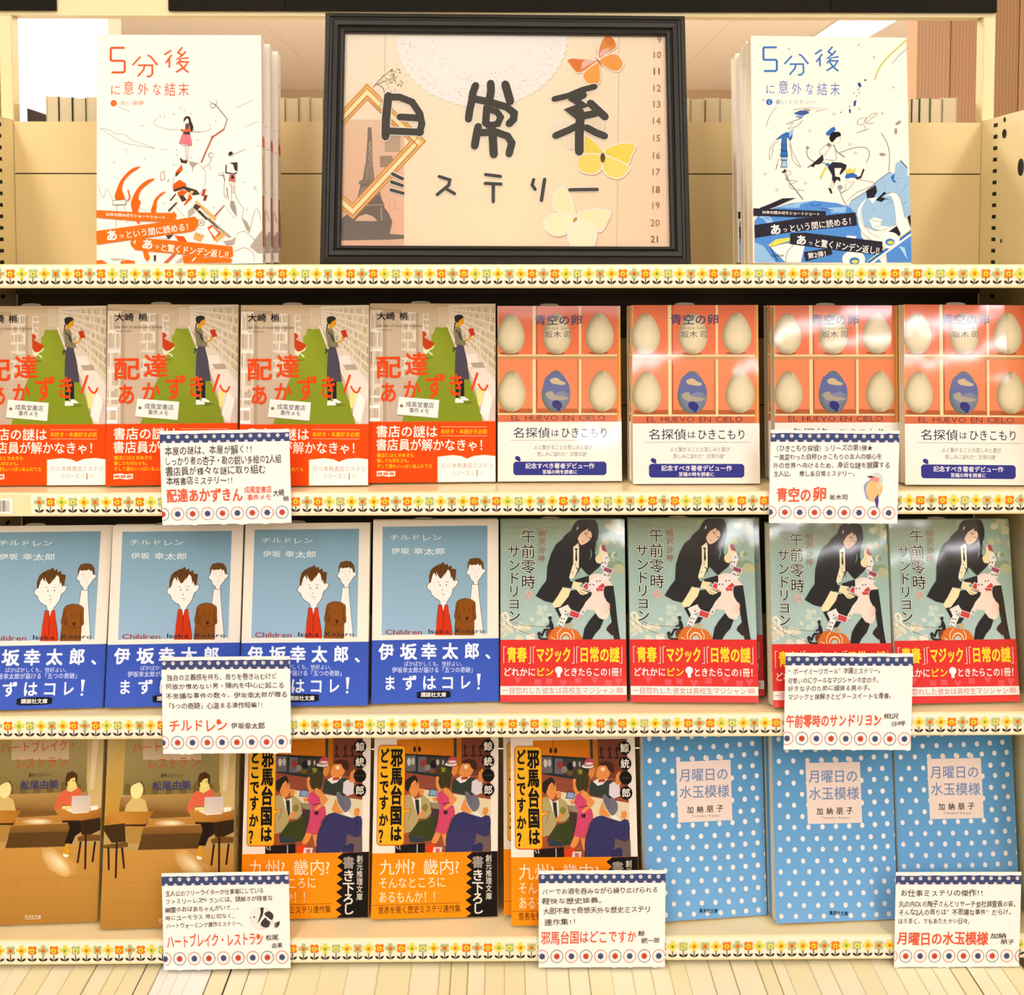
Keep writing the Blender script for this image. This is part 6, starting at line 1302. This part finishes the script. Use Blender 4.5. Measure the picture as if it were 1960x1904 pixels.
# spine lettering of the orange copies
def spine_art(col, title, sub):
    c = Art([(0, 0), (18, 0), (18, 190), (0, 190)], 18, 190); c.crop(0, 0, 1)
    c.lim = (1.2, 1, 16.8, 189); c.fill('#f2e6d4')
    c.vtext(title, 9, 12, 74, 6, col, .0); c.poly([(4, 84), (14, 84), (14, 92), (4, 92)], col, sm=True); c.vtext(sub, 9, 98, 124, 4.5, col)
    c.rect(2, 133, 10, 176, col); c.poly([(1, 150), (17, 144), (17, 178), (1, 172)], '#b9ad9d') if col == '#ea6a24' else c.poly([(1, 130), (17, 124), (17, 178), (1, 180)], '#7fb0da')
    c.rect(2, 136, 9, 176, col); c.text('G', 6, 178, 12, 186, '#4b4338', lat=True)
    return c
SPA = spine_art('#ea6a24', '5分後に意外な結末', '赤い悪夢').build('spine_print'); SPA.materials.append(PRINT)
SPB = spine_art('#4b7fc0', '5分後に意外な結末', '青い').build('spine_print'); SPB.materials.append(PRINT)
for o in [o for o in sc.objects if o.name.startswith('illustrated_book')]:
    red = 'orange' in o['label']
    q_ = link('spine_print', SPA if red else SPB, None, o); q_.rotation_euler = (0, 0, pi/2); q_.location = ((.136 if red else .129)+.00008, 0, 0)

# framed sign
PP, PS = ((-148.1, 19.3, 1.1, 10.7, 0.20), (0.997, 1.014))
from mathutils import Matrix, Vector
Wf, Hf, bw = .308*PS[0], .214*PS[1], .0163
M = Matrix.Rotation(radians(PP[2]), 4, 'Z') @ Matrix.Rotation(-radians(PP[3]), 4, 'X') @ Matrix.Rotation(radians(PP[4]), 4, 'Y')
fr = bpy.data.objects.new('framed_sign', None); sc.collection.objects.link(fr)
lo = min((M @ Vector(p)).z for p in ((0, 0, 0), (Wf, 0, 0), (0, .012, 0), (Wf, .012, 0)))
fr.matrix_world = Matrix.Translation((PP[0]/1000, PP[1]/1000, ZC+LIPT[0]-lo+.0002)) @ M
tag(fr, 'black moulded picture frame with a brush lettered sign, centre of the top shelf', 'picture frame')
prof = [(0, .012), (0, .0035), (.0012, .0015), (.004, .0008), (.0045, .0022), (.0062, .0028), (.0075, .0012), (.011, .0016), (.0118, .0042), (.0128, .0048), (.0135, .0034), (.0155, .0042), (bw, .0062), (bw, .0095), (.012, .0095), (.012, .012)]
def side(name, P0, P1, inward):
    # mitred moulding between two outer corners; inward = unit vector toward the picture
    d = Vector((P1[0]-P0[0], 0, P1[1]-P0[1])); L = d.length; d.normalize(); iv = Vector((inward[0], 0, inward[1])); m_ = MB(); k = len(prof)
    for e in (0, 1):
        for (u, y) in prof:
            s_ = u if e == 0 else L-u
            p = Vector((P0[0], 0, P0[1]))+d*s_+iv*u
            m_.v.append((p.x, y, p.z))
    m_.f = [[i, (i+1) % k, (i+1) % k+k, i+k] for i in range(k)]+[list(range(k)), list(range(k, 2*k))[::-1]]
    return m_.build(name, BLACKF, fr)
side('frame_side', (0, 0), (0, Hf), (1, 0)); side('frame_side', (Wf, 0), (Wf, Hf), (-1, 0)); side('frame_side', (0, 0), (Wf, 0), (0, 1)); side('frame_side', (0, Hf), (Wf, Hf), (0, -1))
MB().box(.004, Wf-.004, .0102, .0118, .004, Hf-.004).build('backing_board', mat('backing_board', '#6b5338', .8), fr)
po = art_poster(); o = link('sign_print', po.build('sign_print'), mat('poster_print', rough=.5, attr=True), fr)
o.location = (bw, .0099, bw); o.scale = ((Wf-2*bw)/.276, 1, (Hf-2*bw)/.187)
gm = bpy.data.materials.new('clear_glazing'); gm.use_nodes = True; nt = gm.node_tree; nt.nodes.clear()
g_o = nt.nodes.new('ShaderNodeOutputMaterial'); g_m = nt.nodes.new('ShaderNodeMixShader'); g_t = nt.nodes.new('ShaderNodeBsdfTransparent'); g_g = nt.nodes.new('ShaderNodeBsdfGlossy'); g_f = nt.nodes.new('ShaderNodeFresnel')
g_g.inputs['Roughness'].default_value = .08; g_f.inputs[0].default_value = 1.4
nt.links.new(g_f.outputs[0], g_m.inputs[0]); nt.links.new(g_t.outputs[0], g_m.inputs[1]); nt.links.new(g_g.outputs[0], g_m.inputs[2]); nt.links.new(g_m.outputs[0], g_o.inputs[0])
MB().box(.012, Wf-.012, .0064, .0070, .012, Hf-.012).build('glass_pane', gm, fr)
ez = MB(); ez.v = [(.13, .0122, .0), (.18, .0122, 0), (.165, .0122, .16), (.145, .0122, .16), (.135, .050, -.003), (.175, .050, -.003), (.165, .0142, .16), (.145, .0142, .16)]
ez.v = [(.138, .0440, .0072), (.172, .0440, .0072), (.163, .0122, .15), (.147, .0122, .15), (.138, .0465, .0072), (.172, .0465, .0072), (.163, .0142, .155), (.147, .0142, .155)]
ez.f = [[0, 1, 2, 3], [7, 6, 5, 4], [0, 4, 5, 1], [1, 5, 6, 2], [2, 6, 7, 3], [3, 7, 4, 0]]
ez.build('easel_leg', mat('backing_board'), fr)
LIPT[0] += .003

# hanging cards
for i, (lab, quad, crop, lines, title, names, u0, first, extra, slope, dots) in enumerate(CARDS):
    Yc = -.0042
    BL, BR, TL, TR = (at_y(*quad[j], Yc) for j in (3, 2, 0, 1))
    ang = math.atan2(BR[2]-BL[2], BR[0]-BL[0]); Wc = np.linalg.norm(BR-BL); Hc = (np.linalg.norm(TL-BL)+np.linalg.norm(TR-BR))/2
    k_ = thing('pop_card', lab, 'card', tuple(BL), (0, -ang, 0), 'handwritten recommendation cards')
    c = card_art(quad, crop, lines, title, names, u0, first, extra, slope, dots)
    R = random.Random(i+40); m_ = MB(); n_ = 40
    bot = [(Wc*j/n_, R.choice([0, 0, 0, -.0003, -.0009 if R.random() < .4 else 0])) for j in range(n_+1)]
    prof_ = bot+[(Wc, Hc), (0, Hc)]; q_ = len(prof_)
    m_.v = [(x, 0, z) for x, z in prof_]+[(x, .0005, z) for x, z in prof_]
    m_.f = [list(range(q_)), list(range(q_, 2*q_))[::-1]]+[[a, (a+1) % q_, (a+1) % q_+q_, a+q_] for a in range(q_)]
    m_.build('card_stock', mat('white_card', '#fcf5ea', .7), k_)
    o = link('card_print', c.build('card_print'), CARD, k_); o.location = (0, -.00005, 0); o.scale = (Wc/.103, 1, Hc/.0755)
    zt = (ZC+LIPT[[1, 1, 2, 2, 3, 3, 3][i]]-.004)-BL[2]
    MB().box(Wc/2-.012, Wc/2+.012, .0006, .0026, zt-.012, zt).build('adhesive_pad', mat('foam_pad', '#e9e2d0', .8), k_)

# ------------------------------------------------------------------ tightly packed books below
def ordinal(n):
    a = 'zeroth first second third fourth fifth sixth seventh eighth ninth tenth eleventh twelfth thirteenth fourteenth fifteenth sixteenth seventeenth eighteenth nineteenth'.split()
    if n < 20: return a[n]
    t = {2: 'twent', 3: 'thirt', 4: 'fort', 5: 'fift'}[n//10]
    return t+'ieth' if n % 10 == 0 else t+'y-'+a[n % 10]
ED = [-40, 0, 34, 75, 116, 160, 196, 225, 258, 289, 307, 328, 352, 392, 429, 466, 503, 547, 605, 658, 718, 782, 838, 860, 894, 927, 965, 1005, 1047, 1090, 1130, 1175, 1215, 1252, 1289, 1323, 1368, 1413, 1464, 1496, 1520, 1567, 1607, 1652, 1692, 1732, 1772, 1806, 1840, 1875, 1909, 1944, 1985]
R = random.Random(12)
PT = [mat('trimmed_page_tops_'+n_, c_, .8, wave=('X', 300, .6), var=.05) for n_, c_ in (('cream', '#efe3b8'), ('pale', '#f2e8c6'), ('white', '#f3eee2'))]
CVm = [mat('row_cover_'+n_, c_, .45) for n_, c_ in (('cream', '#e8dcae'), ('white', '#f0ebe0'), ('olive', '#a89c68'), ('dark', '#4a4232'))]
for i in range(len(ED)-1):
    x0 = (ED[i]-957)/2140*.9017; x1 = (ED[i+1]-957)/2140*.9017; T = x1-x0-.00015
    white = 289 <= ED[i] < 392
    zt = -.5935-R.uniform(0, .0007); H = .148
    t = thing('row_book', ('%s paperback %s in the packed bottom row' % ('white wrapped' if white else 'cream topped', 'cut off by the left edge' if i == 0 else ordinal(i+1)+' from the left edge')), 'book', (x0+.00007, -.050+R.uniform(-.002, .002), ZC+zt-H), group=('white wrapped books of the bottom row' if white else 'cream topped books of the bottom row'))
    MB().box(.0004, T-.0004, .0006, .104, .0008, H-.0007).build('page_block', PT[2] if white else R.choice(PT[:2]), t)
    cm_ = CVm[1] if white else CVm[R.choices([0, 1, 2, 3], [9, 2, 2, 1])[0]]
    m_ = MB(); m_.box(0, T, 0, .0004, 0, H).box(0, .0004, .0005, .1055, 0, H).box(T-.0004, T, .0005, .1055, 0, H); m_.build('cover', cm_, t)

# ------------------------------------------------------------------ books on the far side, seen over the back panel
cnt = {}
FE = mat('far_fore_edges', '#d9c9a2', .8, wave=('X', 240, 1.0), var=.06)
n_ = 0
for (a, b_) in ((88, 111), (112.5, 138), (139.5, 164), (165.5, 188), (189, 214), (505, 524), (525, 545), (546.5, 571), (572.5, 593), (594, 618), (619, 640), (1300, 1322), (1323, 1349), (1351, 1378), (1379, 1404), (1405, 1430), (1722, 1744), (1745.5, 1760), (1761, 1780), (1782, 1803), (1805, 1832)):
    Y0 = .172; x0 = at_y(a, 200, Y0)[0]; x1 = at_y(b_, 200, Y0)[0]; T = x1-x0; zt = at_y(957, 185+((n_*37) % 5)*.8, Y0)[2]
    H = zt-(ZC-.0004)
    where = 'counting rightward from the left post' if a < 240 else 'counting leftmost first, before the frame' if a < 650 else 'rightward of the frame' if a < 1440 else 'rightward of the blue books'
    cnt[where] = cnt.get(where, 0)+1
    t = thing('far_book', 'beige book edge over the back panel, '+ordinal(cnt[where])+' '+where, 'book', (x0, Y0, ZC-.0004), group='books behind the back panel')
    MB().box(.0005, T-.0005, .001, .104, .0006, H-.0004).build('page_block', FE, t)
    cm_ = mat('far_cover_'+('dark' if n_ in (1, 17) else 'green' if n_ in (2, 18) else 'beige'), '#3a342a' if n_ in (1, 17) else '#5b7a4a' if n_ in (2, 18) else '#cdbb90', .5)
    m_ = MB(); m_.box(0, .0005, 0, .105, 0, H).box(T-.0005, T, 0, .105, 0, H).box(0, T, .1045, .105, 0, H); m_.build('cover', cm_, t); n_ += 1
x0 = at_y(52, 215, .172)[0]; x1 = at_y(87, 215, .172)[0]; z0 = at_y(52, 206, .172)[2]; z1 = at_y(87, 219, .172)[2]
t = thing('far_book', 'dark book with a sloping top at the far left, beyond the back panel', 'book', (x0, .172, ZC-.0004)); m_ = MB()
m_.v = [(0, 0, 0), (x1-x0, 0, 0), (x1-x0, 0, z1-ZC), (0, 0, z0-ZC), (0, .09, 0), (x1-x0, .09, 0), (x1-x0, .09, z1-ZC), (0, .09, z0-ZC)]
m_.f = [[0, 1, 2, 3], [7, 6, 5, 4], [0, 4, 5, 1], [1, 5, 6, 2], [2, 6, 7, 3], [3, 7, 4, 0]]; m_.build('cover', mat('dark_book_cover', '#3a2f24', .45), t)
bpy.data.scenes.remove(_gs)
